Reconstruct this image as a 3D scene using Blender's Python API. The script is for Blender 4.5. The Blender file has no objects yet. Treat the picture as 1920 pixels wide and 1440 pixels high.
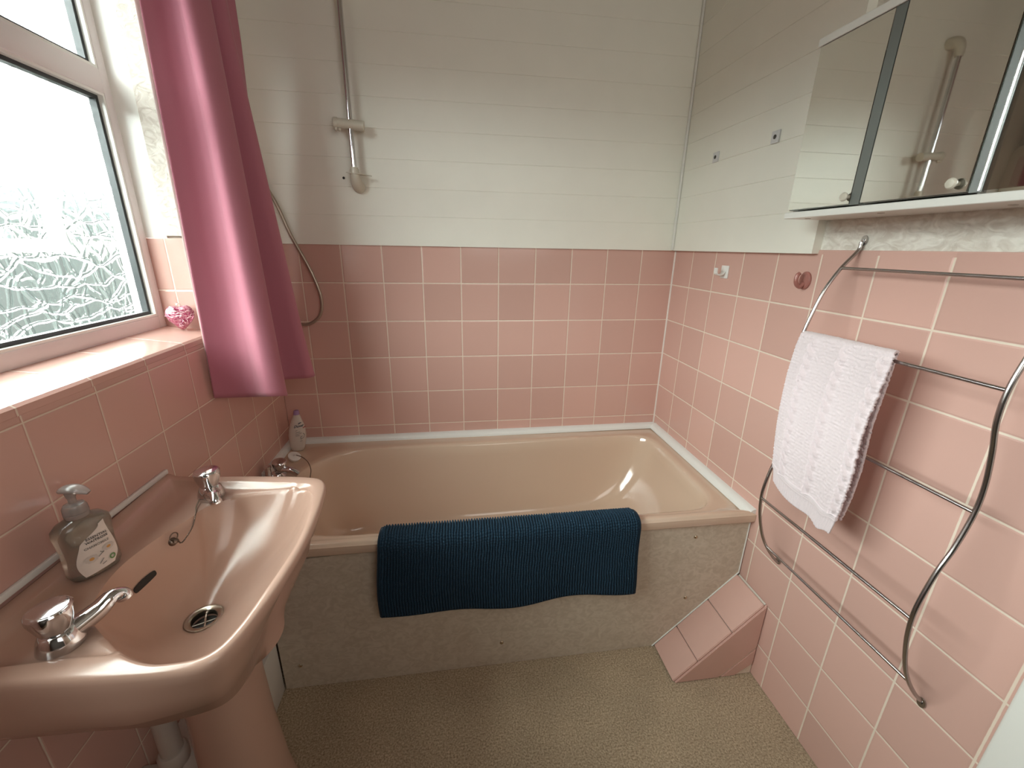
import bpy, bmesh, math, random
from mathutils import Vector, Matrix, Euler, noise

S = bpy.context.scene
COL = S.collection
random.seed(4)

# ------------------------------------------------------------------ camera
cam_data = bpy.data.cameras.new('camera')
cam = bpy.data.objects.new('camera', cam_data)
COL.objects.link(cam)
cam.location = (-0.96197, -1.78095, 1.34765)
cam.rotation_euler = (1.256131, -0.017193, -0.139883)
cam_data.sensor_fit = 'HORIZONTAL'
cam_data.sensor_width = 36.0
cam_data.lens = 790.086 / 1920 * 36.0
cam_data.clip_start = 0.02
S.camera = cam

# ------------------------------------------------------------------ sky outside the window
world = bpy.data.worlds.new('overcast_sky')
S.world = world
world.use_nodes = True
wn, wl = world.node_tree.nodes, world.node_tree.links
wn.clear()
w_out = wn.new('ShaderNodeOutputWorld')
w_bg = wn.new('ShaderNodeBackground')
w_tc = wn.new('ShaderNodeTexCoord')
w_sep = wn.new('ShaderNodeSeparateXYZ')
w_ramp = wn.new('ShaderNodeValToRGB')
w_map = wn.new('ShaderNodeMapRange')
w_map.inputs['From Min'].default_value = -1
w_map.inputs['From Max'].default_value = 1
wl.new(w_tc.outputs['Generated'], w_sep.inputs[0])
wl.new(w_sep.outputs['Z'], w_map.inputs['Value'])
wl.new(w_map.outputs[0], w_ramp.inputs[0])
e = w_ramp.color_ramp.elements
e[0].position = 0.0; e[0].color = (0.0075, 0.0083, 0.0075, 1)
e[1].position = 1.0; e[1].color = (0.46, 0.46, 0.445, 1)
for pos, c in ((0.44, (0.0088, 0.0098, 0.0090, 1)), (0.512, (0.0115, 0.0128, 0.0120, 1)), (0.535, (0.030, 0.033, 0.033, 1)), (0.556, (0.34, 0.36, 0.36, 1)),
               (0.58, (0.60, 0.61, 0.60, 1)), (0.66, (0.62, 0.62, 0.605, 1)), (0.80, (0.52, 0.52, 0.505, 1))):
    n = e.new(pos); n.color = c
wl.new(w_ramp.outputs[0], w_bg.inputs['Color'])
w_bg.inputs['Strength'].default_value = 8.0
wl.new(w_bg.outputs[0], w_out.inputs[0])

# the window opening, told to the sampler as a sky portal
pd = bpy.data.lights.new('window_portal', 'AREA')
pd.shape = 'RECTANGLE'; pd.size = 1.04; pd.size_y = 1.60
pd.cycles.is_portal = True
po = bpy.data.objects.new('window_portal', pd)
po.location = (-1.90, -1.195, 1.62)
po.rotation_euler = (0, math.radians(-90), 0)
COL.objects.link(po)

# added fill light behind the camera, with no known source in the room
ld = bpy.data.lights.new('fill_light', 'AREA')
ld.shape = 'RECTANGLE'; ld.size = 0.80; ld.size_y = 0.75
ld.energy = 0.85; ld.color = (1.0, 0.965, 0.91)
lo = bpy.data.objects.new('fill_light', ld)
lo.location = (-0.45, -2.30, 1.72)
lo.rotation_euler = (math.radians(90), 0, 0)
COL.objects.link(lo)

vs = S.view_settings
vs.view_transform = 'Standard'
vs.look = 'None'
vs.gamma = 1.0
vs.use_curve_mapping = False
vs.exposure = 3.16
S.cycles.use_denoising = True
S.cycles.max_bounces = 12
S.cycles.diffuse_bounces = 6
S.cycles.caustics_refractive = False
S.cycles.caustics_reflective = False

# ------------------------------------------------------------------ measures of the room
XL = -1.6667      # left wall face
TZ = 1.3548       # tile grid reference height
P = 0.1535        # tile pitch
YF = -2.32        # wall behind the photographer
ZC = 2.34         # ceiling
PI = math.pi

# ------------------------------------------------------------------ materials
def new_mat(name):
    m = bpy.data.materials.new(name)
    m.use_nodes = True
    return m, m.node_tree.nodes, m.node_tree.links, m.node_tree.nodes['Principled BSDF']

def plain(name, col, rough=0.5, metal=0.0, spec=0.5, coat=0.0, bump=None, vary=0.0):
    """bump = (scale, strength, distance)"""
    m, N, L, b = new_mat(name)
    b.inputs['Base Color'].default_value = (*col, 1)
    b.inputs['Roughness'].default_value = rough
    b.inputs['Metallic'].default_value = metal
    b.inputs['Specular IOR Level'].default_value = spec
    b.inputs['Coat Weight'].default_value = coat
    geo = N.new('ShaderNodeNewGeometry')
    if bump:
        t = N.new('ShaderNodeTexNoise'); t.inputs['Scale'].default_value = bump[0]; t.inputs['Detail'].default_value = 4
        L.new(geo.outputs['Position'], t.inputs['Vector'])
        bp = N.new('ShaderNodeBump'); bp.inputs['Strength'].default_value = bump[1]; bp.inputs['Distance'].default_value = bump[2]
        L.new(t.outputs['Fac'], bp.inputs['Height']); L.new(bp.outputs[0], b.inputs['Normal'])
    t2 = N.new('ShaderNodeTexNoise'); t2.inputs['Scale'].default_value = 9; t2.inputs['Detail'].default_value = 3
    L.new(geo.outputs['Position'], t2.inputs['Vector'])
    mx = N.new('ShaderNodeMix'); mx.data_type = 'RGBA'
    mx.inputs[6].default_value = (*[max(0, c * (1 - vary)) for c in col], 1)
    mx.inputs[7].default_value = (*[min(1, c * (1 + vary)) for c in col], 1)
    L.new(t2.outputs['Fac'], mx.inputs[0]); L.new(mx.outputs[2], b.inputs['Base Color'])
    return m

def math_node(N, L, op, a, b=None, c=None):
    n = N.new('ShaderNodeMath'); n.operation = op
    for i, v in enumerate((a, b, c)):
        if v is None: continue
        if isinstance(v, (int, float)): n.inputs[i].default_value = v
        else: L.new(v, n.inputs[i])
    return n.outputs[0]

TILE = (0.64, 0.40, 0.34)
GROUT = (0.76, 0.65, 0.54)
def tile_mat(name, ua, uo, va, vo, col=TILE, rough=0.17, pitch=P, gw=0.0017, vlimit=None, both=True):
    """square glazed tiles: grid lines at uo + k*pitch along axis ua and vo + k*pitch along axis va"""
    m, N, L, b = new_mat(name)
    geo = N.new('ShaderNodeNewGeometry')
    sp = N.new('ShaderNodeSeparateXYZ'); L.new(geo.outputs['Position'], sp.inputs[0])
    def axis(a, o):
        v = math_node(N, L, 'DIVIDE', math_node(N, L, 'SUBTRACT', sp.outputs[a], o), pitch)
        fl = math_node(N, L, 'FLOOR', v)
        fr = math_node(N, L, 'SUBTRACT', v, fl)
        d = math_node(N, L, 'MULTIPLY', math_node(N, L, 'MINIMUM', fr, math_node(N, L, 'SUBTRACT', 1.0, fr)), pitch)
        return d, fl
    du, fu = axis(ua, uo)
    if vlimit is not None:      # the rounded glazed edge on top carries no upright joints
        du = math_node(N, L, 'ADD', du, math_node(N, L, 'GREATER_THAN', sp.outputs[va], vlimit))
    if both:
        dv, fv = axis(va, vo)
        if vlimit is not None:
            dv = math_node(N, L, 'ADD', dv, math_node(N, L, 'GREATER_THAN', sp.outputs[va], vlimit))
        d = math_node(N, L, 'MINIMUM', du, dv)
    else:
        d, fv = du, fu
    wob = N.new('ShaderNodeTexNoise'); wob.inputs['Scale'].default_value = 60
    L.new(geo.outputs['Position'], wob.inputs['Vector'])
    d = math_node(N, L, 'ADD', d, math_node(N, L, 'MULTIPLY', math_node(N, L, 'SUBTRACT', wob.outputs['Fac'], 0.5), 0.0012))
    mr = N.new('ShaderNodeMapRange'); mr.interpolation_type = 'SMOOTHSTEP'
    mr.inputs['From Min'].default_value = gw * 0.75; mr.inputs['From Max'].default_value = gw * 1.35
    L.new(d, mr.inputs['Value'])
    wh = N.new('ShaderNodeTexWhiteNoise'); wh.noise_dimensions = '3D'
    cb = N.new('ShaderNodeCombineXYZ'); L.new(fu, cb.inputs[0]); L.new(fv, cb.inputs[1]); L.new(cb.outputs[0], wh.inputs['Vector'])
    tc = N.new('ShaderNodeMix'); tc.data_type = 'RGBA'
    tc.inputs[6].default_value = (*[c * 0.93 for c in col], 1); tc.inputs[7].default_value = (*[min(1, c * 1.06) for c in col], 1)
    L.new(wh.outputs['Value'], tc.inputs[0])
    mx = N.new('ShaderNodeMix'); mx.data_type = 'RGBA'
    mx.inputs[6].default_value = (*GROUT, 1)
    L.new(mr.outputs[0], mx.inputs[0]); L.new(tc.outputs[2], mx.inputs[7])
    L.new(mx.outputs[2], b.inputs['Base Color'])
    rr = math_node(N, L, 'MULTIPLY_ADD', mr.outputs[0], rough - 0.7, 0.7)
    L.new(rr, b.inputs['Roughness'])
    mp = N.new('ShaderNodeMapRange'); mp.interpolation_type = 'SMOOTHSTEP'
    mp.inputs['From Min'].default_value = gw * 0.6; mp.inputs['From Max'].default_value = gw * 3.2
    L.new(d, mp.inputs['Value'])
    wv = N.new('ShaderNodeTexNoise'); wv.inputs['Scale'].default_value = 14; wv.inputs['Detail'].default_value = 2
    L.new(geo.outputs['Position'], wv.inputs['Vector'])
    wf = N.new('ShaderNodeTexNoise'); wf.inputs['Scale'].default_value = 420; wf.inputs['Detail'].default_value = 1
    L.new(geo.outputs['Position'], wf.inputs['Vector'])
    h = math_node(N, L, 'ADD', math_node(N, L, 'ADD', mp.outputs[0], math_node(N, L, 'MULTIPLY', wv.outputs['Fac'], 0.55)),
                  math_node(N, L, 'MULTIPLY', wf.outputs['Fac'], 0.05))
    bp = N.new('ShaderNodeBump'); bp.inputs['Strength'].default_value = 0.6; bp.inputs['Distance'].default_value = 0.0012
    L.new(h, bp.inputs['Height']); L.new(bp.outputs[0], b.inputs['Normal'])
    return m

def marble_mat(name, c1, c2, scale, rough, bump=0.0, dist=0.002, stretch=(1, 1, 1)):
    m, N, L, b = new_mat(name)
    geo = N.new('ShaderNodeNewGeometry')
    mp = N.new('ShaderNodeMapping'); mp.inputs['Scale'].default_value = stretch
    L.new(geo.outputs['Position'], mp.inputs[0])
    t = N.new('ShaderNodeTexNoise'); t.inputs['Scale'].default_value = scale; t.inputs['Detail'].default_value = 5
    t.inputs['Distortion'].default_value = 1.6
    L.new(mp.outputs[0], t.inputs['Vector'])
    r = N.new('ShaderNodeValToRGB')
    r.color_ramp.elements[0].position = 0.36; r.color_ramp.elements[0].color = (*c1, 1)
    r.color_ramp.elements[1].position = 0.64; r.color_ramp.elements[1].color = (*c2, 1)
    L.new(t.outputs['Fac'], r.inputs[0]); L.new(r.outputs[0], b.inputs['Base Color'])
    b.inputs['Roughness'].default_value = rough
    if bump:
        bp = N.new('ShaderNodeBump'); bp.inputs['Strength'].default_value = bump; bp.inputs['Distance'].default_value = dist
        L.new(t.outputs['Fac'], bp.inputs['Height']); L.new(bp.outputs[0], b.inputs['Normal'])
    return m

def fabric_mat(name, col, scale=900, bump=0.4, trans=0.0, sheen=0.3, rough=0.9, dist=0.0006):
    m, N, L, b = new_mat(name)
    geo = N.new('ShaderNodeNewGeometry')
    t = N.new('ShaderNodeTexNoise'); t.inputs['Scale'].default_value = scale; t.inputs['Detail'].default_value = 3
    L.new(geo.outputs['Position'], t.inputs['Vector'])
    mx = N.new('ShaderNodeMix'); mx.data_type = 'RGBA'
    mx.inputs[6].default_value = (*[c * 0.86 for c in col], 1); mx.inputs[7].default_value = (*[min(1, c * 1.1) for c in col], 1)
    L.new(t.outputs['Fac'], mx.inputs[0]); L.new(mx.outputs[2], b.inputs['Base Color'])
    b.inputs['Roughness'].default_value = rough
    b.inputs['Sheen Weight'].default_value = sheen
    b.inputs['Specular IOR Level'].default_value = 0.2
    bp = N.new('ShaderNodeBump'); bp.inputs['Strength'].default_value = bump; bp.inputs['Distance'].default_value = dist
    L.new(t.outputs['Fac'], bp.inputs['Height']); L.new(bp.outputs[0], b.inputs['Normal'])
    if trans:
        tr = N.new('ShaderNodeBsdfTranslucent'); L.new(mx.outputs[2], tr.inputs['Color'])
        ms = N.new('ShaderNodeMixShader'); ms.inputs[0].default_value = trans
        out = N['Material Output']
        L.new(b.outputs[0], ms.inputs[1]); L.new(tr.outputs[0], ms.inputs[2]); L.new(ms.outputs[0], out.inputs[0])
    return m

def carpet_mat():
    m, N, L, b = new_mat('beige_carpet')
    geo = N.new('ShaderNodeNewGeometry')
    t = N.new('ShaderNodeTexNoise'); t.inputs['Scale'].default_value = 210; t.inputs['Detail'].default_value = 3; t.inputs['Roughness'].default_value = 0.7
    t2 = N.new('ShaderNodeTexNoise'); t2.inputs['Scale'].default_value = 7; t2.inputs['Detail'].default_value = 3
    L.new(geo.outputs['Position'], t.inputs['Vector']); L.new(geo.outputs['Position'], t2.inputs['Vector'])
    r = N.new('ShaderNodeValToRGB')
    r.color_ramp.elements[0].position = 0.32; r.color_ramp.elements[0].color = (0.215, 0.155, 0.095, 1)
    r.color_ramp.elements[1].position = 0.68; r.color_ramp.elements[1].color = (0.62, 0.50, 0.35, 1)
    L.new(t.outputs['Fac'], r.inputs[0])
    mx = N.new('ShaderNodeMix'); mx.data_type = 'RGBA'; mx.blend_type = 'MULTIPLY'
    mx.inputs[0].default_value = 1
    r2 = N.new('ShaderNodeMapRange'); r2.inputs['To Min'].default_value = 0.78; r2.inputs['To Max'].default_value = 1.15
    L.new(t2.outputs['Fac'], r2.inputs['Value'])
    L.new(r.outputs[0], mx.inputs[6]); L.new(r2.outputs[0], mx.inputs[7])
    L.new(mx.outputs[2], b.inputs['Base Color'])
    b.inputs['Roughness'].default_value = 1.0; b.inputs['Specular IOR Level'].default_value = 0.1
    b.inputs['Sheen Weight'].default_value = 0.15
    bp = N.new('ShaderNodeBump'); bp.inputs['Strength'].default_value = 0.8; bp.inputs['Distance'].default_value = 0.004
    L.new(t.outputs['Fac'], bp.inputs['Height']); L.new(bp.outputs[0], b.inputs['Normal'])
    return m

def obscured_glass():
    """figured window glass: crinkled leaf relief that bends the view of the sky"""
    m, N, L, b = new_mat('figured_glass')
    N.remove(b)
    geo = N.new('ShaderNodeNewGeometry')
    nz = N.new('ShaderNodeTexNoise'); nz.inputs['Scale'].default_value = 9; nz.inputs['Detail'].default_value = 2
    L.new(geo.outputs['Position'], nz.inputs['Vector'])
    ad = N.new('ShaderNodeVectorMath'); ad.operation = 'MULTIPLY_ADD'
    ad.inputs[1].default_value = (0.06, 0.06, 0.06)
    L.new(nz.outputs['Color'], ad.inputs[0]); L.new(geo.outputs['Position'], ad.inputs[2])
    mp = N.new('ShaderNodeMapping'); mp.inputs['Rotation'].default_value = (math.radians(38), 0, 0); mp.inputs['Scale'].default_value = (1, 12, 27)
    L.new(ad.outputs[0], mp.inputs[0])
    vo = N.new('ShaderNodeTexVoronoi'); vo.feature = 'DISTANCE_TO_EDGE'; vo.inputs['Scale'].default_value = 1.0
    L.new(mp.outputs[0], vo.inputs['Vector'])
    mp2 = N.new('ShaderNodeMapping'); mp2.inputs['Rotation'].default_value = (math.radians(-32), 0, 0); mp2.inputs['Scale'].default_value = (1, 26, 11)
    L.new(ad.outputs[0], mp2.inputs[0])
    vo2 = N.new('ShaderNodeTexVoronoi'); vo2.feature = 'DISTANCE_TO_EDGE'; vo2.inputs['Scale'].default_value = 1.0
    L.new(mp2.outputs[0], vo2.inputs['Vector'])
    def ridge(o, w):
        mr = N.new('ShaderNodeMapRange'); mr.interpolation_type = 'SMOOTHSTEP'
        mr.inputs['From Min'].default_value = 0.0; mr.inputs['From Max'].default_value = w
        mr.inputs['To Min'].default_value = 1.0; mr.inputs['To Max'].default_value = 0.0
        L.new(o, mr.inputs['Value']); return mr.outputs[0]
    nz2 = N.new('ShaderNodeTexNoise'); nz2.inputs['Scale'].default_value = 26; nz2.inputs['Detail'].default_value = 3
    L.new(geo.outputs['Position'], nz2.inputs['Vector'])
    h = math_node(N, L, 'ADD', math_node(N, L, 'ADD', ridge(vo.outputs['Distance'], 0.085), math_node(N, L, 'MULTIPLY', ridge(vo2.outputs['Distance'], 0.085), 0.7)),
                  math_node(N, L, 'MULTIPLY', nz2.outputs['Fac'], 0.7))
    bp = N.new('ShaderNodeBump'); bp.inputs['Strength'].default_value = 1.0; bp.inputs['Distance'].default_value = 0.0032
    L.new(h, bp.inputs['Height'])
    rf = N.new('ShaderNodeBsdfRefraction'); rf.inputs['IOR'].default_value = 1.42; rf.inputs['Roughness'].default_value = 0.02
    rf.inputs['Color'].default_value = (0.94, 1.0, 0.99, 1)
    L.new(bp.outputs[0], rf.inputs['Normal'])
    gl = N.new('ShaderNodeBsdfGlossy'); gl.inputs['Roughness'].default_value = 0.05
    L.new(bp.outputs[0], gl.inputs['Normal'])
    tr = N.new('ShaderNodeBsdfTransparent'); tr.inputs['Color'].default_value = (0.95, 1.0, 0.99, 1)
    m1 = N.new('ShaderNodeMixShader'); m1.inputs[0].default_value = 0.45
    m2 = N.new('ShaderNodeMixShader'); m2.inputs[0].default_value = 0.04
    L.new(tr.outputs[0], m1.inputs[1]); L.new(rf.outputs[0], m1.inputs[2])
    L.new(m1.outputs[0], m2.inputs[1]); L.new(gl.outputs[0], m2.inputs[2])
    L.new(m2.outputs[0], N['Material Output'].inputs[0])
    return m

def glass_mat(name, col, rough=0.02, ior=1.45, weight=1.0):
    m, N, L, b = new_mat(name)
    b.inputs['Base Color'].default_value = (*col, 1)
    b.inputs['Roughness'].default_value = rough
    b.inputs['IOR'].default_value = ior
    b.inputs['Transmission Weight'].default_value = weight
    return m

def tinted_pane(name, col, refl):
    m, N, L, b = new_mat(name)
    tr = N.new('ShaderNodeBsdfTransparent'); tr.inputs['Color'].default_value = (*col, 1)
    b.inputs['Base Color'].default_value = (0.9, 0.9, 0.88, 1); b.inputs['Metallic'].default_value = 1; b.inputs['Roughness'].default_value = 0.03
    ms = N.new('ShaderNodeMixShader'); ms.inputs[0].default_value = refl
    L.new(tr.outputs[0], ms.inputs[1]); L.new(b.outputs[0], ms.inputs[2]); L.new(ms.outputs[0], N['Material Output'].inputs[0])
    return m

# right wall grid starts .1425 from the corner, back wall .1515, left wall .267
M = {}
M['tile_back'] = tile_mat('pink_tile_back', 0, -0.1515, 2, TZ)
M['tile_right'] = tile_mat('pink_tile_right', 1, -0.1425, 2, TZ, rough=0.26, gw=0.0019, vlimit=TZ - 0.012)
M['tile_left'] = tile_mat('pink_tile_left', 1, -0.267, 2, TZ + 0.0097, gw=0.0013)
M['tile_reveal'] = tile_mat('pink_tile_reveal', 0, -1.756, 2, 1.211, gw=0.0013)
M['tile_sill'] = tile_mat('pink_tile_sill', 1, -0.5775, 0, -1.667, rough=0.2, gw=0.0013, both=False)
M['tile_box'] = tile_mat('pink_tile_boxing', 0, -0.206, 1, -0.50, rough=0.2, gw=0.0010, pitch=0.118, both=False)
M['tile_box_face'] = tile_mat('pink_tile_boxing_face', 0, -0.115, 2, 0.117, rough=0.2, gw=0.0010, both=False)
M['white_paint'] = plain('white_paint', (0.85, 0.84, 0.755), 0.42, bump=(38, 0.12, 0.002), vary=0.03)
M['gloss_white'] = plain('gloss_white', (0.80, 0.80, 0.755), 0.28, vary=0.02)
M['white_plastic'] = plain('white_plastic', (0.80, 0.79, 0.76), 0.35)
M['trim_white'] = plain('trim_white', (0.78, 0.79, 0.76), 0.35, vary=0.03)
M['ceiling'] = plain('ceiling_white', (0.42, 0.39, 0.34), 0.9, bump=(60, 0.2, 0.002))
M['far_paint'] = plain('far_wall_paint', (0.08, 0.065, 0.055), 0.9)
M['door_wood'] = plain('door_wood', (0.17, 0.095, 0.055), 0.45, bump=(30, 0.1, 0.001), vary=0.1)
M['plaster'] = plain('plaster', (0.60, 0.55, 0.48), 0.9)
M['paper'] = marble_mat('swirled_wallpaper', (0.62, 0.57, 0.50), (0.80, 0.77, 0.70), 34, 0.75, bump=0.8, dist=0.006, stretch=(1, 0.8, 1.4))
M['panel'] = marble_mat('marbled_hardboard', (0.50, 0.43, 0.335), (0.60, 0.53, 0.43), 34, 0.5, stretch=(1, 1, 1.3))
M['carpet'] = carpet_mat()
M['ceramic'] = plain('pink_ceramic', (0.535, 0.355, 0.28), 0.20, spec=0.4, coat=0.03, vary=0.01)
M['bath'] = plain('pink_bath_enamel', (0.64, 0.49, 0.375), 0.13, spec=0.5, coat=0.2, vary=0.01)
M['chrome'] = plain('chrome', (0.66, 0.66, 0.67), 0.09, metal=1.0)
M['steel'] = plain('dull_chrome_wire', (0.42, 0.40, 0.39), 0.24, metal=1.0)
M['brass'] = plain('screw_brass', (0.55, 0.46, 0.33), 0.25, metal=1.0)
M['chain'] = plain('ball_chain', (0.20, 0.155, 0.125), 0.35, metal=1.0)
M['dark'] = plain('dark_hole', (0.015, 0.012, 0.010), 0.6)
M['gasket'] = plain('black_gasket', (0.022, 0.026, 0.028), 0.5)
M['upvc'] = plain('window_frame_white', (0.74, 0.69, 0.68), 0.33)
M['figured_glass'] = obscured_glass()
M['mirror'] = plain('mirror', (0.84, 0.85, 0.80), 0.02, metal=1.0)
M['mirror_edge'] = plain('mirror_edge', (0.30, 0.33, 0.31), 0.15, metal=0.8)
M['smoked'] = tinted_pane('smoked_glass', (0.60, 0.55, 0.50), 0.26)
M['curtain'] = fabric_mat('dusky_pink_curtain', (0.48, 0.185, 0.24), scale=1400, bump=0.25, trans=0.03, sheen=0.15)
M['lining'] = fabric_mat('pale_curtain_lining', (0.80, 0.66, 0.64), scale=1200, bump=0.2, trans=0.3)
M['towel'] = fabric_mat('pale_pink_towel', (0.83, 0.72, 0.745), scale=700, bump=0.9, sheen=0.4, dist=0.0016)
M['mat'] = fabric_mat('navy_chenille', (0.011, 0.036, 0.064), scale=1100, bump=0.7, sheen=0.08, rough=0.85, dist=0.001)
M['mat_edge'] = fabric_mat('navy_binding', (0.008, 0.022, 0.038), scale=1500, bump=0.4, sheen=0.1)
M['cream_plastic'] = plain('aged_cream_plastic', (0.60, 0.565, 0.47), 0.35)
M['hose'] = plain('hose', (0.40, 0.33, 0.265), 0.3, metal=0.55)
M['pink_plastic'] = plain('dusky_pink_plastic', (0.36, 0.15, 0.125), 0.3)
M['heart'] = marble_mat('pink_crackle_glass', (0.42, 0.03, 0.11), (0.86, 0.42, 0.50), 130, 0.08, bump=0.5, dist=0.002)
M['heart'].node_tree.nodes['Principled BSDF'].inputs['Transmission Weight'].default_value = 0.35
M['soap'] = glass_mat('clear_soap', (0.56, 0.50, 0.42), 0.12, 1.38, 0.72)
M['pump'] = glass_mat('clear_pump', (0.62, 0.55, 0.52), 0.15, 1.4, 0.6)
M['label'] = plain('paper_label', (0.72, 0.66, 0.61), 0.45)
M['ink'] = plain('ink', (0.05, 0.045, 0.045), 0.6)
M['grey_ink'] = plain('grey_ink', (0.26, 0.24, 0.22), 0.6)
M['gold_ink'] = plain('gold_ink', (0.62, 0.33, 0.10), 0.6)
M['green_ink'] = plain('green_ink', (0.14, 0.27, 0.10), 0.6)
M['petal_ink'] = plain('petal_ink', (0.60, 0.55, 0.51), 0.6)
M['navy_ink'] = plain('navy_ink', (0.03, 0.035, 0.07), 0.6)
M['red_ink'] = plain('red_ink', (0.45, 0.10, 0.10), 0.6)
M['lilac'] = plain('lilac_cap', (0.34, 0.22, 0.40), 0.35)
M['bottle_white'] = plain('bottle_white', (0.62, 0.56, 0.50), 0.35)
M['bottle_cream'] = plain('bottle_cream', (0.80, 0.74, 0.62), 0.35)
M['bottle_cap'] = plain('black_cap', (0.02, 0.02, 0.022), 0.35)
M['rose_print'] = plain('rose_print', (0.55, 0.30, 0.32), 0.5)
M['waste_pipe'] = plain('waste_pipe', (0.52, 0.47, 0.42), 0.45)
M['groove'] = plain('groove_shadow_free', (0.62, 0.60, 0.53), 0.6)

# ------------------------------------------------------------------ mesh helpers
def finish(name, bm, mat, parent=None, smooth=True, origin=None, angle=40):
    """link bm as one object; verts are given in world space and shifted to the parent's or the thing's own base"""
    bmesh.ops.recalc_face_normals(bm, faces=bm.faces)
    if parent is not None:
        off = base_of(parent)
        loc = Vector((0, 0, 0))
        shift = off
    else:
        xs = [v.co for v in bm.verts]
        lo = Vector((min(c.x for c in xs), min(c.y for c in xs), min(c.z for c in xs)))
        hi = Vector((max(c.x for c in xs), max(c.y for c in xs), max(c.z for c in xs)))
        shift = Vector(origin) if origin else Vector(((lo.x + hi.x) / 2, (lo.y + hi.y) / 2, lo.z))
        loc = shift
    for v in bm.verts: v.co -= shift
    if smooth:
        lim = math.radians(angle)
        for f in bm.faces: f.smooth = True
        for ed in bm.edges:
            if len(ed.link_faces) == 2 and ed.calc_face_angle(0) > lim: ed.smooth = False
    me = bpy.data.meshes.new(name)
    bm.to_mesh(me); bm.free()
    for mm in (mat if isinstance(mat, (list, tuple)) else [mat]): me.materials.append(mm)
    o = bpy.data.objects.new(name, me)
    COL.objects.link(o)
    o.location = loc
    if parent is not None: o.parent = parent
    return o

def base_of(o):
    p = Vector(o.location); q = o.parent
    while q is not None:
        p += Vector(q.location); q = q.parent
    return p

def thing(name, label, cat, loc, group=None):
    o = bpy.data.objects.new(name, None)
    o.empty_display_size = 0.05
    COL.objects.link(o)
    o.location = loc
    return tag(o, label, cat, group)

def tag(o, label, cat, group=None):
    o['label'] = label; o['category'] = cat
    if group: o['group'] = group
    return o

def structure(o, label=None, cat=None):
    o['kind'] = 'structure'
    if label: o['label'] = label
    if cat: o['category'] = cat
    return o

def box(bm, x0, x1, y0, y1, z0, z1, bev=0.0, seg=2):
    vs_ = [bm.verts.new((x, y, z)) for z in (z0, z1) for y in (y0, y1) for x in (x0, x1)]
    f = [(0, 2, 3, 1), (4, 5, 7, 6), (0, 1, 5, 4), (2, 6, 7, 3), (0, 4, 6, 2), (1, 3, 7, 5)]
    fs = [bm.faces.new([vs_[i] for i in q]) for q in f]
    if bev:
        es = list({ed for fc in fs for ed in fc.edges})
        bmesh.ops.bevel(bm, geom=es, offset=bev, segments=seg, affect='EDGES', profile=0.5)
    return bm

def new_box(*a, **k): return box(bmesh.new(), *a, **k)

def loft(bm, rings, cap0=True, cap1=True, closed=True):
    R = [[bm.verts.new(p) for p in r] for r in rings]
    n = len(R[0])
    for a, b in zip(R, R[1:]):
        for i in range(n if closed else n - 1):
            j = (i + 1) % n
            bm.faces.new((a[i], a[j], b[j], b[i]))
    if closed and cap0: bm.faces.new(R[0][::-1])
    if closed and cap1: bm.faces.new(R[-1])
    return R

def frame_of(d):
    d = d.normalized()
    u = d.cross(Vector((0, 0, 1)))
    if u.length < 1e-3: u = d.cross(Vector((0, 1, 0)))
    u.normalize()
    return u, d.cross(u).normalized()

def lathe(bm, prof, origin=(0, 0, 0), axis=(0, 0, 1), n=32, cap0=True, cap1=True, fn=None):
    """prof: (radius, height) list, revolved about axis through origin; fn(r, a, h) may reshape the radius"""
    o = Vector(origin); d = Vector(axis).normalized(); u, w = frame_of(d)
    rings = []
    for r, h in prof:
        ring = []
        for i in range(n):
            a = 2 * PI * i / n
            rr = fn(r, a, h) if fn else r
            ring.append(o + d * h + (u * math.cos(a) + w * math.sin(a)) * max(rr, 1e-5))
        rings.append(ring)
    loft(bm, rings, cap0, cap1)
    return bm

def catmull(pts, per=8, closed=False):
    pts = [Vector(p) for p in pts]; out = []
    n = len(pts)
    last = n if closed else n - 1
    for i in range(last):
        if closed:
            p0, p1, p2, p3 = pts[i - 1], pts[i], pts[(i + 1) % n], pts[(i + 2) % n]
        else:
            p1, p2 = pts[i], pts[i + 1]
            p0 = pts[i - 1] if i > 0 else p1 * 2 - p2
            p3 = pts[i + 2] if i + 2 < n else p2 * 2 - p1
        for k in range(per):
            t = k / per
            out.append(0.5 * ((2 * p1) + (p2 - p0) * t + (2 * p0 - 5 * p1 + 4 * p2 - p3) * t * t + (3 * p1 - p0 - 3 * p2 + p3) * t ** 3))
    if not closed: out.append(pts[-1])
    return out

def tube(bm, pts, rad, n=10, cap=True, closed=False):
    """rad: number or list per point (or function of 0..1)"""
    pts = [Vector(p) for p in pts]; m = len(pts)
    u = None; rings = []
    for i, p in enumerate(pts):
        if closed: d = pts[(i + 1) % m] - pts[i - 1]
        else: d = pts[min(i + 1, m - 1)] - pts[max(i - 1, 0)]
        d.normalize()
        if u is None: u, _ = frame_of(d)
        else:
            u = u - d * u.dot(d)
            if u.length < 1e-6: u, _ = frame_of(d)
            u.normalize()
        w = d.cross(u)
        r = rad(i / (m - 1)) if callable(rad) else (rad[i] if isinstance(rad, (list, tuple)) else rad)
        ra, rb = r if isinstance(r, tuple) else (r, r)
        rings.append([p + u * math.cos(2 * PI * k / n) * ra + w * math.sin(2 * PI * k / n) * rb for k in range(n)])
    if closed: rings.append(rings[0])
    if closed:
        R = [[bm.verts.new(q) for q in r] for r in rings[:-1]]
        for i in range(m):
            a, b = R[i], R[(i + 1) % m]
            # match the twist at the seam
            for k in range(n): bm.faces.new((a[k], a[(k + 1) % n], b[(k + 1) % n], b[k]))
    else: loft(bm, rings, cap, cap)
    return bm

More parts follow.
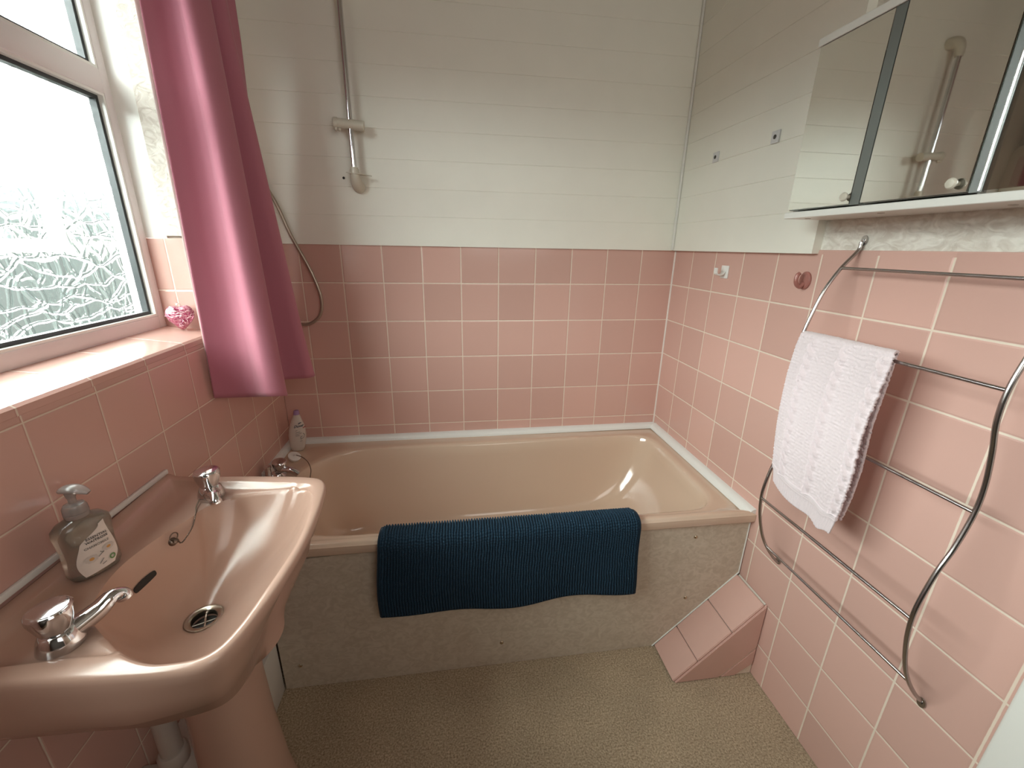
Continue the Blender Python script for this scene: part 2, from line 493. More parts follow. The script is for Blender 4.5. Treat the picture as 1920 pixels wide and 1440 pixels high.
def prism(bm, poly, d, bev=0):
    """poly: list of points (planar), extruded by vector d"""
    a = [bm.verts.new(p) for p in poly]; b = [bm.verts.new(Vector(p) + Vector(d)) for p in poly]
    n = len(a)
    fs = [bm.faces.new(a[::-1]), bm.faces.new(b)]
    for i in range(n): fs.append(bm.faces.new((a[i], a[(i + 1) % n], b[(i + 1) % n], b[i])))
    if bev:
        bmesh.ops.bevel(bm, geom=list({ed for f in fs for ed in f.edges}), offset=bev, segments=2, affect='EDGES')
    return bm

def ball(bm, c, r, n=12, sc=(1, 1, 1)):
    prof = [(r * math.sin(PI * k / n), -r * math.cos(PI * k / n)) for k in range(n + 1)]
    g = bmesh.new(); lathe(g, prof, (0, 0, 0), (0, 0, 1), n * 2)
    for v in g.verts: v.co = Vector((v.co.x * sc[0], v.co.y * sc[1], v.co.z * sc[2])) + Vector(c)
    me = bpy.data.meshes.new('tmp'); g.to_mesh(me); g.free(); bm.from_mesh(me); bpy.data.meshes.remove(me)
    return bm

def sheet(bm, grid, thick, nrm=None):
    """grid[i][j] of points -> closed sheet of the given thickness along its own normals"""
    R, C_ = len(grid), len(grid[0])
    def N_(i, j):
        a = grid[min(i + 1, R - 1)][j] - grid[max(i - 1, 0)][j]
        b = grid[i][min(j + 1, C_ - 1)] - grid[i][max(j - 1, 0)]
        c = a.cross(b)
        return c.normalized() if c.length > 1e-12 else Vector((0, 0, 1))
    top = [[bm.verts.new(grid[i][j]) for j in range(C_)] for i in range(R)]
    bot = [[bm.verts.new(grid[i][j] - N_(i, j) * thick) for j in range(C_)] for i in range(R)]
    for i in range(R - 1):
        for j in range(C_ - 1):
            bm.faces.new((top[i][j], top[i + 1][j], top[i + 1][j + 1], top[i][j + 1]))
            bm.faces.new((bot[i][j], bot[i][j + 1], bot[i + 1][j + 1], bot[i + 1][j]))
    def side(a, b):
        for k in range(len(a) - 1): bm.faces.new((a[k], a[k + 1], b[k + 1], b[k]))
    side(top[0], bot[0]); side(bot[-1], top[-1])
    side([r[0] for r in bot], [r[0] for r in top]); side([r[-1] for r in top], [r[-1] for r in bot])
    return bm

def text_mesh(txt, size, origin, right, up, depth=0.0004, align='CENTER', shear=0.0, space=1.0, bold=0.0):
    """letters as a thin mesh lying in the plane (right, up)"""
    cu = bpy.data.curves.new('txt', 'FONT')
    cu.body = txt; cu.size = size; cu.align_x = align; cu.align_y = 'CENTER'; cu.extrude = depth / 2; cu.shear = shear
    cu.space_character = space; cu.offset = bold
    cu.resolution_u = 3
    o = bpy.data.objects.new('txt', cu); COL.objects.link(o)
    dg = bpy.context.evaluated_depsgraph_get()
    me = bpy.data.meshes.new_from_object(o.evaluated_get(dg))
    bm = bmesh.new(); bm.from_mesh(me)
    bpy.data.objects.remove(o); bpy.data.curves.remove(cu); bpy.data.meshes.remove(me)
    r = Vector(right).normalized(); u = Vector(up).normalized(); n = r.cross(u); c = Vector(origin)
    for v in bm.verts: v.co = c + r * v.co.x + u * v.co.y + n * v.co.z
    return bm

def smooth01(t):
    t = max(0.0, min(1.0, t)); return t * t * (3 - 2 * t)

# ================================================================== THE SETTING
structure(finish('floor', new_box(-1.75, 0.10, YF - 0.1, 0.1, -0.06, 0.0), M['carpet'], smooth=False), 'beige flecked carpet on the bathroom floor')
structure(finish('ceiling', new_box(-1.98, 0.14, YF - 0.1, 0.14, ZC, ZC + 0.06), M['ceiling'], smooth=False), 'white ceiling')

def cladding(bm, along, a0, a1, face, back, z0, z1, grooves):
    """grooved boards: profile in z, extruded along x or y; face/back are the other coordinate"""
    s = 1 if face > back else -1
    prof = [(z0, face)]
    for g in grooves:
        if z0 + 0.01 < g < z1 - 0.01:
            prof += [(g - 0.0016, face), (g, face - s * 0.0015), (g + 0.0006, face)]
    prof.append((z1, face))
    for (za, fa), (zb, fb) in zip(prof, prof[1:]):
        q = [(a0, fa, za), (a1, fa, za), (a1, fb, zb), (a0, fb, zb)]
        pts = [(a, f, z) if along == 'x' else (f, a, z) for a, f, z in q]
        bm.faces.new([bm.verts.new(p) for p in pts])
    ring = [(face, z0), (face, z1), (back, z1), (back, z0)]
    for (fa, za), (fb, zb) in zip(ring[1:], ring[2:] + ring[:1]):
        q = [(a0, fa, za), (a1, fa, za), (a1, fb, zb), (a0, fb, zb)]
        pts = [(a, f, z) if along == 'x' else (f, a, z) for a, f, z in q]
        bm.faces.new([bm.verts.new(p) for p in pts])
    for a in (a0, a1):
        pts = [(a, f, z) if along == 'x' else (f, a, z) for f, z in ((face, z0), (face, z1), (back, z1), (back, z0))]
        bm.faces.new([bm.verts.new(p) for p in pts])
    bmesh.ops.remove_doubles(bm, verts=bm.verts, dist=1e-5)
    return bm

GROOVES = [1.4515 + 0.0974 * k for k in range(10)]
wb = structure(finish('wall_back', new_box(-1.80, 0.12, 0.010, 0.12, 0, ZC), M['plaster'], smooth=False), 'back wall behind the bath, pink tiles below white boards')
finish('wall_tiles', new_box(XL, 0.0, 0.0, 0.010, 0, 1.349, 0.0015, 1), M['tile_back'], wb, smooth=False)
finish('cladding_boards', cladding(bmesh.new(), 'x', XL, 0.0, -0.010, 0.010, 1.344, ZC, GROOVES), M['white_paint'], wb, smooth=False)
bm = bmesh.new(); lathe(bm, [(0.0001, 0.0), (0.0045, 0.0), (0.0045, 0.0006), (0.0001, 0.0007)], (-1.3390, -0.0104, 1.577), (0, -1, 0), 12)
ck = finish('chipped_hole', bm, M['dark'], wb); ck['label'] = 'small dark chip in the white board'

wr = structure(finish('wall_right', new_box(0.010, 0.12, YF, 0.0, 0, ZC), M['plaster'], smooth=False), 'right wall, pink tiles below white boards and swirled paper')
finish('wall_tiles', new_box(0.0, 0.010, YF, 0.0, 0, 1.354, 0.003, 2), M['tile_right'], wr, smooth=False)
finish('cladding_boards', cladding(bmesh.new(), 'y', -0.742, -0.010, -0.020, 0.010, 1.344, ZC, GROOVES), M['white_paint'], wr, smooth=False)
finish('textured_wallpaper', new_box(0.004, 0.010, YF, -0.742, 1.354, ZC), M['paper'], wr, smooth=False)

# left wall with the window opening
wl_bm = bmesh.new()
box(wl_bm, -1.862, XL - 0.010, YF, 0.12, 0, 1.075)
box(wl_bm, -1.862, XL - 0.010, YF, 0.12, 2.14, ZC)
box(wl_bm, -1.862, XL - 0.010, -0.395, 0.12, 1.075, 2.14)
box(wl_bm, -1.862, XL - 0.010, YF, -1.995, 1.075, 2.14)
wlft = structure(finish('wall_left', wl_bm, M['plaster'], smooth=False), 'left wall under and around the window, pink tiles')
tb = bmesh.new()
box(tb, XL - 0.010, XL, YF, -0.405, 0, 1.074)
box(tb, XL - 0.010, XL, -0.405, 0.0, 0, 1.352)
finish('wall_tiles', tb, M['tile_left'], wlft, smooth=False)
finish('cladding_boards', cladding(bmesh.new(), 'y', -0.405, -0.010, XL + 0.006, XL - 0.010, 1.352, ZC, GROOVES), M['white_paint'], wlft, smooth=False)
finish('textured_wallpaper', new_box(XL - 0.010, XL - 0.003, YF, -1.985, 1.074, ZC), M['paper'], wlft, smooth=False)
finish('reveal_tiles', new_box(-1.805, XL, -0.405, -0.395, 1.085, 1.354, 0.0015, 1), M['tile_reveal'], wlft, smooth=False)
finish('reveal_lining', new_box(-1.805, -1.749, -0.402, -0.395, 1.354, 2.14), M['gloss_white'], wlft, smooth=False)
finish('reveal_paper', new_box(-1.749, XL, -0.406, -0.395, 1.360, 2.14, 0.001, 1), M['paper'], wlft, smooth=False)

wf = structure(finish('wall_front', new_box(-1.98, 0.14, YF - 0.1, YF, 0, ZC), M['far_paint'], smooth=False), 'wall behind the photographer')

# tiled sill, sloping gently into the room
bm = bmesh.new()
prism(bm, [(-1.808, -1.99, 1.05), (-1.808, -1.99, 1.108), (-1.685, -1.99, 1.0925), (-1.672, -1.99, 1.0900), (XL + 0.0006, -1.99, 1.0850), (XL + 0.0006, -1.99, 1.072), (XL - 0.010, -1.99, 1.05)], (0, 1.585, 0))
finish('sill_tiles', bm, M['tile_sill'], wlft, angle=25)

# window
WY0, WY1 = -1.985, -0.405      # opening
WF = -1.800                    # room face of the frame
w1 = bpy.data.objects.new('window_1', None); COL.objects.link(w1); w1.location = (WF, (WY0 + WY1) / 2, 1.10)
structure(w1, 'white framed window of figured glass on the left wall')
fr = bmesh.new()
FW = 0.027
box(fr, WF - 0.06, WF, WY1 - FW, WY1, 1.100, 2.14, 0.003, 2)
box(fr, WF - 0.06, WF, WY0, WY0 + FW, 1.100, 2.14, 0.003, 2)
box(fr, WF - 0.06, WF, WY0 + FW, WY1 - FW, 1.100, 1.141, 0.003, 2)
box(fr, WF - 0.06, WF, WY0 + FW, WY1 - FW, 2.10, 2.14, 0.003, 2)
wfr = finish('window_frame', fr, M['upvc'], w1, angle=30)
finish('transom', new_box(WF - 0.06, WF + 0.001, WY0 + FW, WY1 - FW, 1.692, 1.7445, 0.003, 2), M['upvc'], w1, angle=30)
def rect_ring(bm, y0, y1, z0, z1, w, x0, x1, bev=0.0):
    box(bm, x0, x1, y0, y0 + w, z0, z1, bev, 1); box(bm, x0, x1, y1 - w, y1, z0, z1, bev, 1)
    box(bm, x0, x1, y0 + w, y1 - w, z0, z0 + w, bev, 1); box(bm, x0, x1, y0 + w, y1 - w, z1 - w, z1, bev, 1)
    return bm
for z0, z1 in ((1.141, 1.692), (1.7445, 2.10)):
    y0, y1 = WY0 + FW, WY1 - FW
    finish('glazing_bead', rect_ring(bmesh.new(), y0, y1, z0, z1, 0.006, WF - 0.020, WF - 0.002), M['gloss_white'], w1, smooth=False)
    finish('glazing_gasket', rect_ring(bmesh.new(), y0 + 0.006, y1 - 0.006, z0 + 0.006, z1 - 0.006, 0.009, WF - 0.030, WF - 0.014), M['gasket'], w1, smooth=False)
    finish('glass_pane', new_box(WF - 0.034, WF - 0.029, y0 + 0.004, y1 - 0.004, z0 + 0.004, z1 - 0.004), M['figured_glass'], w1, smooth=False)

# invented frame and panel to go with the added fill light
fl = structure(finish('fill_light_frame', rect_ring(new_box(-0.868, -0.032, YF - 0.02, YF + 0.004, 1.33, 2.11), -0.890, -0.010, 1.305, 2.135, 0.040, YF, YF + 0.028), M['gloss_white'], smooth=False), 'invented white frame and panel for the added fill light')

# door casing at the right edge of the photo
d1 = bpy.data.objects.new('door_1', None); COL.objects.link(d1); d1.location = (-0.01, -1.80, 0)
structure(d1, 'white painted door casing beside the tiles at the right edge')
bm = bmesh.new(); box(bm, -0.021, -0.0005, -1.462, -1.383, 0.0, 2.08, 0.006, 3)
finish('door_casing', bm, M['gloss_white'], d1, angle=30)
finish('door_panel', new_box(-0.012, -0.0005, -2.20, -1.463, 0.004, 2.05, 0.002, 1), M['door_wood'], d1, smooth=False)

# sealing strips
def quadrant(r, n=5):
    return [(0, 0)] + [(r * math.cos(PI / 2 * k / n), r * math.sin(PI / 2 * k / n)) for k in range(n + 1)]
bm = bmesh.new()
prism(bm, [(-1.602, -u, 0.5185 + v * 1.08) for u, v in quadrant(0.0225)], (1.602, 0, 0))
for v in bm.verts: v.co.z += (v.co.x + 1.6) * 0.0035
structure(finish('trim_1', bm, M['trim_white'], angle=50), 'white plastic strip between bath rim and back wall tiles')
bm = bmesh.new()
prism(bm, [(-u, -0.020, 0.5265 + v) for u, v in quadrant(0.0255)], (0, -0.712, 0))
structure(finish('trim_2', bm, M['trim_white'], angle=50), 'white plastic strip between bath rim and right wall tiles')
bm = bmesh.new()
prism(bm, [(XL + u, -0.002, 0.5200 + v) for u, v in quadrant(0.0240)], (0, -0.300, 0))
structure(finish('trim_3', bm, M['trim_white'], angle=50), 'white plastic strip along the tap end of the bath')
bm = bmesh.new()
box(bm, XL, XL + 0.007, -1.290, -0.757, 0.8045, 0.8165, 0.002, 2)
for v in bm.verts: v.co.z += (-0.757 - v.co.y) * 0.016
structure(finish('trim_4', bm, M['trim_white']), 'white strip sealing the back of the basin to the tiles')
bm = bmesh.new()
box(bm, -0.030, -0.0205, -0.0195, -0.0105, 1.346, ZC - 0.002, 0.003, 2)
structure(finish('trim_5', bm, M['gloss_white']), 'white corner bead where the boarded walls meet')
bm = bmesh.new()
prism(bm, [(-u, -v, 0.546) for u, v in quadrant(0.0048)], (0, 0, 0.797))
structure(finish('trim_7', bm, plain('corner_caulk', (0.70, 0.62, 0.56), 0.4), angle=50), 'thin pale caulk line in the tiled corner')
# boxed skirting low on the left wall
bm = bmesh.new(); box(bm, XL + 0.001, -1.515, -1.02, -0.722, 0.001, 0.205, 0.004, 2)
structure(finish('trim_6', bm, M['gloss_white']), 'white boxed skirting on the floor behind the basin pedestal')

# ================================================================== BATH
def rad_of(poly, c, a):
    """distance from c to the closed polygon poly along angle a"""
    dx, dy = math.cos(a), math.sin(a); best = 0.0
    n = len(poly)
    for i in range(n):
        x1, y1 = poly[i][0] - c[0], poly[i][1] - c[1]; x2, y2 = poly[(i + 1) % n][0] - c[0], poly[(i + 1) % n][1] - c[1]
        ex, ey = x2 - x1, y2 - y1
        den = dx * ey - dy * ex
        if abs(den) < 1e-12: continue
        t = (x1 * ey - y1 * ex) / den; s = (x1 * dy - y1 * dx) / den
        if t > 0 and -1e-9 <= s <= 1 + 1e-9: best = max(best, t)
    return best

def rounded_poly(pts, rads, n=8):
    """polygon with circular-ish corners"""
    out = []; m = len(pts)
    for i in range(m):
        p0, p1, p2 = Vector(pts[i - 1]), Vector(pts[i]), Vector(pts[(i + 1) % m])
        r = rads[i] if isinstance(rads, (list, tuple)) else rads
        a = p1 + (p0 - p1).normalized() * r; b = p1 + (p2 - p1).normalized() * r
        for k in range(n + 1):
            t = k / n
            out.append(a * (1 - t) ** 2 + p1 * 2 * t * (1 - t) + b * t * t)
    return out

bath = thing('bathtub', 'pink enamel bathtub set in the corner between tiled walls', 'bath', (-0.83, -0.37, 0.0))
bc = (-0.80, -0.37)
NB = 192
ANG = [2 * PI * i / NB for i in range(NB)]
outer = [(-1.6655, -0.001), (-0.001, -0.001), (-0.001, -0.738), (-1.6655, -0.738)]
inner = rounded_poly([(-1.575, -0.100), (-0.060, -0.080), (-0.074, -0.672), (-1.555, -0.672)], [0.30, 0.125, 0.125, 0.28])
inner = [(p.x, p.y) for p in inner]
floor_ = rounded_poly([(-1.44, -0.215), (-0.42, -0.205), (-0.42, -0.585), (-1.42, -0.585)], [0.14, 0.12, 0.12, 0.14])
floor_ = [(p.x, p.y) for p in floor_]
# angles also hit the four outer corners so that they stay crisp
for cx, cy in outer:
    a = math.atan2(cy - bc[1], cx - bc[0]) % (2 * PI)
    k = min(range(NB), key=lambda i: abs(ANG[i] - a)); ANG[k] = a
rO = [rad_of(outer, bc, a) for a in ANG]
rI = [rad_of(inner, bc, a) for a in ANG]
rF = [rad_of(floor_, bc, a) for a in ANG]
RZ = 0.5245
def bring(fr_, zf):
    out = []
    for i, a in enumerate(ANG):
        r = fr_(i)
        x, y = bc[0] + r * math.cos(a), bc[1] + r * math.sin(a)
        out.append((x, y, zf(x, y) if callable(zf) else zf))
    return out
def rimz(x, y): return RZ - 0.004 * (1 - smooth01(-y / 0.10)) + 0.020 * smooth01((-y - 0.688) / 0.028) - 0.010 * smooth01((-y - 0.729) / 0.010)
rings = []
def front_in(i, d):     # pull only the free front edge inwards
    y = bc[1] + rO[i] * math.sin(ANG[i])
    return rO[i] * (1 - d / 0.37) if y < -0.70 else rO[i] - 0.001
rings.append(bring(lambda i: front_in(i, 0.026), 0.500))
rings.append(bring(lambda i: front_in(i, 0.003), 0.506))
rings.append(bring(lambda i: rO[i], 0.511))
rings.append(bring(lambda i: rO[i], lambda x, y: (0.528 if y < -0.70 else RZ - 0.005)))
for t in (0.0, 0.012, 0.03, 0.06, 0.10, 0.14, 0.18, 0.25, 0.40, 0.6, 0.8, 0.93):
    rings.append(bring(lambda i: rO[i] + (rI[i] + 0.006 - rO[i]) * t, rimz))
rings.append(bring(lambda i: rI[i] - 0.001, RZ - 0.0025))
rings.append(bring(lambda i: rI[i] - 0.008, RZ - 0.010))
for k in range(1, 15):
    t = k / 14
    s = 1 - (0.84 * t ** 1.0) if t < 0.7 else None
    z = RZ - 0.010 - 0.335 * math.sin(min(t / 0.92, 1) * PI / 2) ** 0.92
    w = t ** 1.55
    rings.append(bring(lambda i: (rI[i] - 0.008) * (1 - w) + rF[i] * w, z))
zb = rings[-1][0][2]
for s in (0.75, 0.45, 0.15):
    rings.append(bring(lambda i: rF[i] * s, zb - 0.004 * (1 - s)))
bm = bmesh.new(); loft(bm, rings, cap0=False, cap1=True)
finish('tub', bm, M['bath'], bath, angle=50)
# tap with knob and the plug on its chain at the far left end
bm = bmesh.new()
lathe(bm, [(0.030, 0), (0.030, 0.006), (0.022, 0.014), (0.020, 0.020)], (-1.614, -0.300, 0.522), n=28)
lathe(bm, [(0.0105, 0.006), (0.0105, 0.050), (0.0125, 0.052), (0.0125, 0.058), (0.009, 0.060)], (-1.634, -0.322, 0.522), n=20)
tube(bm, catmull([(-1.614, -0.300, 0.550), (-1.585, -0.305, 0.556), (-1.555, -0.311, 0.552), (-1.535, -0.315, 0.538)], 6), [0.013] * 12 + [0.012] * 7, 14)
bt = finish('tap', bm, M['chrome'], bath)
def crown(bm, o, ax=(0, 0, 1), s=1.0, n=48):
    """flared tap head with scooped sides and a flat disc on top"""
    def fn(r, a, h):
        k = smooth01((h / s - 0.004) / 0.010) * (1 - smooth01((h / s - 0.031) / 0.006))
        return r * (1 - 0.13 * k * (0.5 + 0.5 * math.cos(5 * a)) ** 1.5)
    lathe(bm, [(0.0155 * s, 0), (0.0175 * s, 0.002 * s), (0.0195 * s, 0.007 * s), (0.0228 * s, 0.016 * s), (0.0256 * s, 0.025 * s), (0.0262 * s, 0.032 * s), (0.0256 * s, 0.0375 * s),
               (0.0240 * s, 0.0400 * s), (0.0228 * s, 0.0400 * s), (0.0218 * s, 0.0413 * s), (0.012 * s, 0.0434 * s), (0.001, 0.0438 * s)], o, ax, n, fn=fn)
bm = bmesh.new(); crown(bm, (-1.604, -0.300, 0.552), (0.15, -0.1, 1), 0.95)
finish('tap_head', bm, M['chrome'], bt)
bm = bmesh.new()
lathe(bm, [(0.017, 0), (0.020, 0.003), (0.0235, 0.012), (0.024, 0.016), (0.020, 0.018), (0.001, 0.0185)], (-1.600, -0.172, 0.530), (0.45, -0.25, 0.9), 24)
tube(bm, [(-1.596, -0.176, 0.546), (-1.590, -0.180, 0.553), (-1.584, -0.182, 0.551)], 0.004, 8)
finish('bath_plug', bm, M['white_plastic'], bath)['label'] = 'white plastic plug'
bm = bmesh.new(); tube(bm, catmull([(-1.585, -0.181, 0.550), (-1.560, -0.195, 0.548), (-1.530, -0.225, 0.542), (-1.508, -0.265, 0.533), (-1.500, -0.300, 0.522), (-1.502, -0.345, 0.480)], 8), 0.0016, 6)
finish('plug_chain', bm, M['chain'], bath)
# front panel with its screws
pan = thing('hardboard_panel', 'beige marbled hardboard panel closing the front of the bath', 'bath panel', (-0.76, -0.717, 0))
bm = bmesh.new()
prism(bm, [(-1.512, -0.7165, 0.001), (-0.285, -0.7165, 0.001), (-0.0040, -0.7165, 0.2940), (-0.0030, -0.7165, 0.493), (-0.040, -0.7165, 0.503), (-0.40, -0.7165, 0.508), (-1.16, -0.7165, 0.502), (-1.512, -0.7165, 0.484)], (0, -0.0050, 0))
finish('hardboard', bm, M['panel'], pan, smooth=False)
bm = bmesh.new()
for a, b in (((-0.285, 0.001), (-0.0045, 0.2935)), ((-0.0045, 0.2935), (-0.0035, 0.500))):
    tube(bm, [(a[0], -0.7225, a[1]), (b[0], -0.7225, b[1])], 0.0022, 6)
finish('panel_edging', bm, M['gloss_white'], pan)['label'] = 'thin white edge of the panel'
for x, z in ((-1.459, 0.092), (-0.826, 0.094), (-0.188, 0.205), (-0.190, 0.455)):
    bm = bmesh.new()
    lathe(bm, [(0.0062, 0), (0.0062, 0.0012), (0.0048, 0.0028), (0.0020, 0.0040), (0.0001, 0.0042)], (x, -0.7215, z), (0, -1, 0), 16)
    finish('screw', bm, M['brass'], pan)
# tiled triangular boxing in the corner
tri = thing('pipe_boxing', 'small sloping boxing of pink tiles on the carpet against the bath panel', 'boxing', (-0.12, -0.79, 0))
bm = bmesh.new()
prism(bm, [(-0.271, -0.7245, 0.0015), (-0.0015, -0.7245, 0.2870), (-0.0015, -0.7245, 0.0015)], (0, -0.1290, 0))
finish('core', bm, M['plaster'], tri, smooth=False)
n_ = Vector((-0.7275, 0, 0.6862))
def slope_tile(t0, t1, mat, label=None):
    a, b = Vector((-0.273, -0.7245, 0.002)), Vector((-0.0015, -0.7245, 0.2880))
    p, q = a.lerp(b, t0), a.lerp(b, t1)
    g = bmesh.new(); prism(g, [p, q, q + Vector((0, -0.1335, 0)), p + Vector((0, -0.1335, 0))], n_ * 0.0075, 0.0018)
    return finish('slope_tile', g, mat, tri)
M['tile_plain'] = plain('pink_tile_plain', TILE, 0.2, bump=(14, 0.25, 0.0012), vary=0.03)
slope_tile(0.0, 0.268, M['tile_plain']); slope_tile(0.273, 0.640, M['tile_plain']); slope_tile(0.645, 0.982, M['tile_plain'])
bm = bmesh.new()
prism(bm, [(-0.272, -0.8540, 0.0015), (-0.0015, -0.8540, 0.2880), (-0.0015, -0.8540, 0.1180), (-0.118, -0.8540, 0.0015)], (0, -0.0080, 0), 0.0018)
finish('face_tile', bm, M['tile_plain'], tri)
bm = bmesh.new()
prism(bm, [(-0.108, -0.8540, 0.0015), (-0.0025, -0.8540, 0.1080), (-0.0025, -0.8540, 0.0450), (-0.060, -0.8540, 0.0015)], (0, -0.0078, 0), 0.0012)
finish('face_tile', bm, M['tile_plain'], tri)
bm = bmesh.new()
prism(bm, [(-0.125, -0.8535, 0.0015), (-0.0015, -0.8535, 0.1240), (-0.0015, -0.8535, 0.0015)], (0, -0.0050, 0))
finish('broken_grout', bm, plain('grout', GROUT, 0.8), tri, smooth=False)

# bath mat over the rim
mat_t = thing('bath_mat', 'navy blue chenille bath mat hung over the front rim of the bath', 'bath mat', (-0.79, -0.75, 0.30))
prof = catmull([(-0.664, 0.455), (-0.668, 0.515), (-0.684, 0.5475), (-0.712, 0.5600), (-0.738, 0.5590), (-0.755, 0.5450), (-0.760, 0.5150), (-0.760, 0.44), (-0.757, 0.36), (-0.752, 0.290)], 40)
# resample by arc length
def resample(pts, step):
    out = [pts[0].copy()]; acc = 0.0
    for a, b in zip(pts, pts[1:]):
        seg = (b - a).length; pos = 0.0
        while acc + (seg - pos) >= step:
            pos += step - acc; acc = 0.0
            out.append(a.lerp(b, pos / seg))
        acc += seg - pos
    return out
pr = resample([Vector((0, p.x, p.y)) for p in [Vector((q[0], q[1])) for q in prof]], 0.0014)
def matgrid(prl):
    rows = []
    nx = 96 * 5
    m = len(prl)
    for i, p in enumerate(prl):
        s = i * 0.0014
        dn = prl[min(i + 1, m - 1)] - prl[max(i - 1, 0)]
        nrm = Vector((0, dn.z, -dn.y)).normalized()
        if i > 0 and nrm.dot(Vector((0, -1, 1))) < 0 and p.z > 0.5: nrm = -nrm
        row = []
        for j in range(nx + 1):
            u = j / nx
            fall = smooth01((0.545 - p.z) / 0.25)
            xl = -1.186 - 0.002 * fall + 0.006 * math.sin(s * 13); xr = -0.409 + 0.004 * fall + 0.003 * math.sin(s * 16)
            x = xl + (xr - xl) * u
            hem = 0.010 * math.sin(u * 9.4 + 0.4) + 0.008 * math.sin(u * 4.1 + 2.2) - 0.004
            z = p.z + fall * (hem * 0.9 + 0.012 * u)
            yb = p.y + fall * (-0.006 * math.sin(u * 7 + 1) - 0.005 - 0.006 * math.sin(u * 15) * fall)
            # chenille bobbles: columns along the mat's depth, rows staggered by noise
            jx = u * 96 + 0.25 * noise.noise((u * 30, s * 40, 0.0))
            jy = s / 0.0068 + 0.7 * noise.noise((math.floor(jx) * 1.7, s * 25, 3.0))
            b = abs(math.sin(PI * jx)) ** 0.9 * (0.45 + 0.55 * abs(math.sin(PI * jy)) ** 0.9)
            b *= smooth01(min(j, nx - j) / 5) * smooth01((m - 1 - i) / 7)
            row.append(Vector((x, yb, z)) + nrm * (0.0105 * b))
        rows.append(row)
    return rows
for i, q in enumerate(pr): pass
g = matgrid(pr)
bm = bmesh.new(); sheet(bm, g, 0.004)
finish('pile', bm, M['mat'], mat_t, angle=180)
bm = bmesh.new()
for cidx in (0, -1):
    tube(bm, [r[cidx] for r in g][::4], 0.0042, 8)
tube(bm, g[-1][::8], 0.0036, 8)
finish('bound_edge', bm, M['mat_edge'], mat_t)['label'] = 'dark bound edge'

# ================================================================== BASIN
basin = thing('washbasin', 'pink ceramic pedestal washbasin with two chrome taps against the left wall', 'washbasin', (-1.455, -1.05, 0))
co = (-1.43, -1.05)
O = [(-1.6655, -0.757), (-1.571, -0.771), (-1.504, -0.775), (-1.387, -0.788), (-1.318, -0.801), (-1.287, -0.815), (-1.270, -0.845), (-1.262, -0.890), (-1.256, -0.950),
     (-1.252, -1.045), (-1.258, -1.143), (-1.270, -1.220), (-1.281, -1.265), (-1.297, -1.293), (-1.332, -1.305), (-1.425, -1.304), (-1.520, -1.299), (-1.6655, -1.295)]
Bp = [(-1.566, -1.06), (-1.551, -0.99), (-1.524, -0.925), (-1.514, -0.893), (-1.468, -0.856), (-1.406, -0.843), (-1.345, -0.844), (-1.306, -0.862), (-1.291, -0.895), (-1.283, -0.935), (-1.276, -0.99),
      (-1.2735, -1.05), (-1.277, -1.10), (-1.284, -1.165), (-1.293, -1.233), (-1.308, -1.273), (-1.338, -1.287), (-1.385, -1.284), (-1.435, -1.262), (-1.493, -1.218), (-1.540, -1.175), (-1.560, -1.12)]
Osm = O[:1] + [(p.x, p.y) for p in catmull([(x, y, 0) for x, y in O[1:-1]], 6)] + O[-1:]
Bsm = [(p.x, p.y) for p in catmull([(x, y, 0) for x, y in Bp], 6, closed=True)]
NA = 200
AN = [2 * PI * i / NA for i in range(NA)]
for cx, cy in (O[0], O[-1]):
    a = math.atan2(cy - co[1], cx - co[0]) % (2 * PI)
    k = min(range(NA), key=lambda i: abs(AN[i] - a)); AN[k] = a
qO = [rad_of(Osm, co, a) for a in AN]; qB = [min(rad_of(Bsm, co, a), o - 0.012) for a, o in zip(AN, qO)]
qI = [max(b + 0.006, o - 0.034) for b, o in zip(qB, qO)]
qI = [min(v, o - 0.014) for v, o in zip(qI, qO)]
def back(a): return max(0.0, -math.cos(a))
def frontw(a): return max(0.0, math.cos(a)) ** 1.25
dr = (-1.466, -1.050)
def ring_at(rf, zf, cen=None):
    out = []
    for i, a in enumerate(AN):
        r = rf(i, a); c = cen or co
        x = c[0] + r * math.cos(a); y = c[1] + r * math.sin(a)
        x = max(x, XL + 0.0012)
        out.append((x, y, zf(i, x, y) if callable(zf) else zf))
    return out
def upst(i, x, y):      # raised lip along the wall
    return 0.800 + 0.006 * smooth01((-1.640 - x) / 0.012)
def deck(i, x, y):
    return 0.7885 + 0.0165 * smooth01((-1.628 - x) / 0.022)
rings = []
rings.append(ring_at(lambda i, a: 0.070, 0.555))
rings.append(ring_at(lambda i, a: 0.100, 0.572))
rings.append(ring_at(lambda i, a: min(qO[i] * 0.62, 0.17) - 0.020 * frontw(a), 0.602))
rings.append(ring_at(lambda i, a: qO[i] * 0.86 - 0.058 * frontw(a), 0.652))
rings.append(ring_at(lambda i, a: qO[i] - 0.018 - 0.072 * frontw(a), 0.684))
rings.append(ring_at(lambda i, a: qO[i] - 0.009 - 0.066 * frontw(a), 0.696))
rings.append(ring_at(lambda i, a: qO[i] - 0.004 - 0.035 * frontw(a), 0.735))
rings.append(ring_at(lambda i, a: qO[i] - 0.001 - 0.014 * frontw(a), 0.768))
rings.append(ring_at(lambda i, a: qO[i], 0.786))
rings.append(ring_at(lambda i, a: qO[i] - 0.001, 0.793))
rings.append(ring_at(lambda i, a: qO[i] - 0.0035, lambda i, x, y: upst(i, x, y) - 0.0025))
rings.append(ring_at(lambda i, a: qO[i] - 0.0085, upst))
rings.append(ring_at(lambda i, a: qI[i] + 0.004, lambda i, x, y: max(upst(i, x, y) - 0.0003, deck(i, x, y))))
rings.append(ring_at(lambda i, a: qI[i], lambda i, x, y: max(0.7985, deck(i, x, y))))
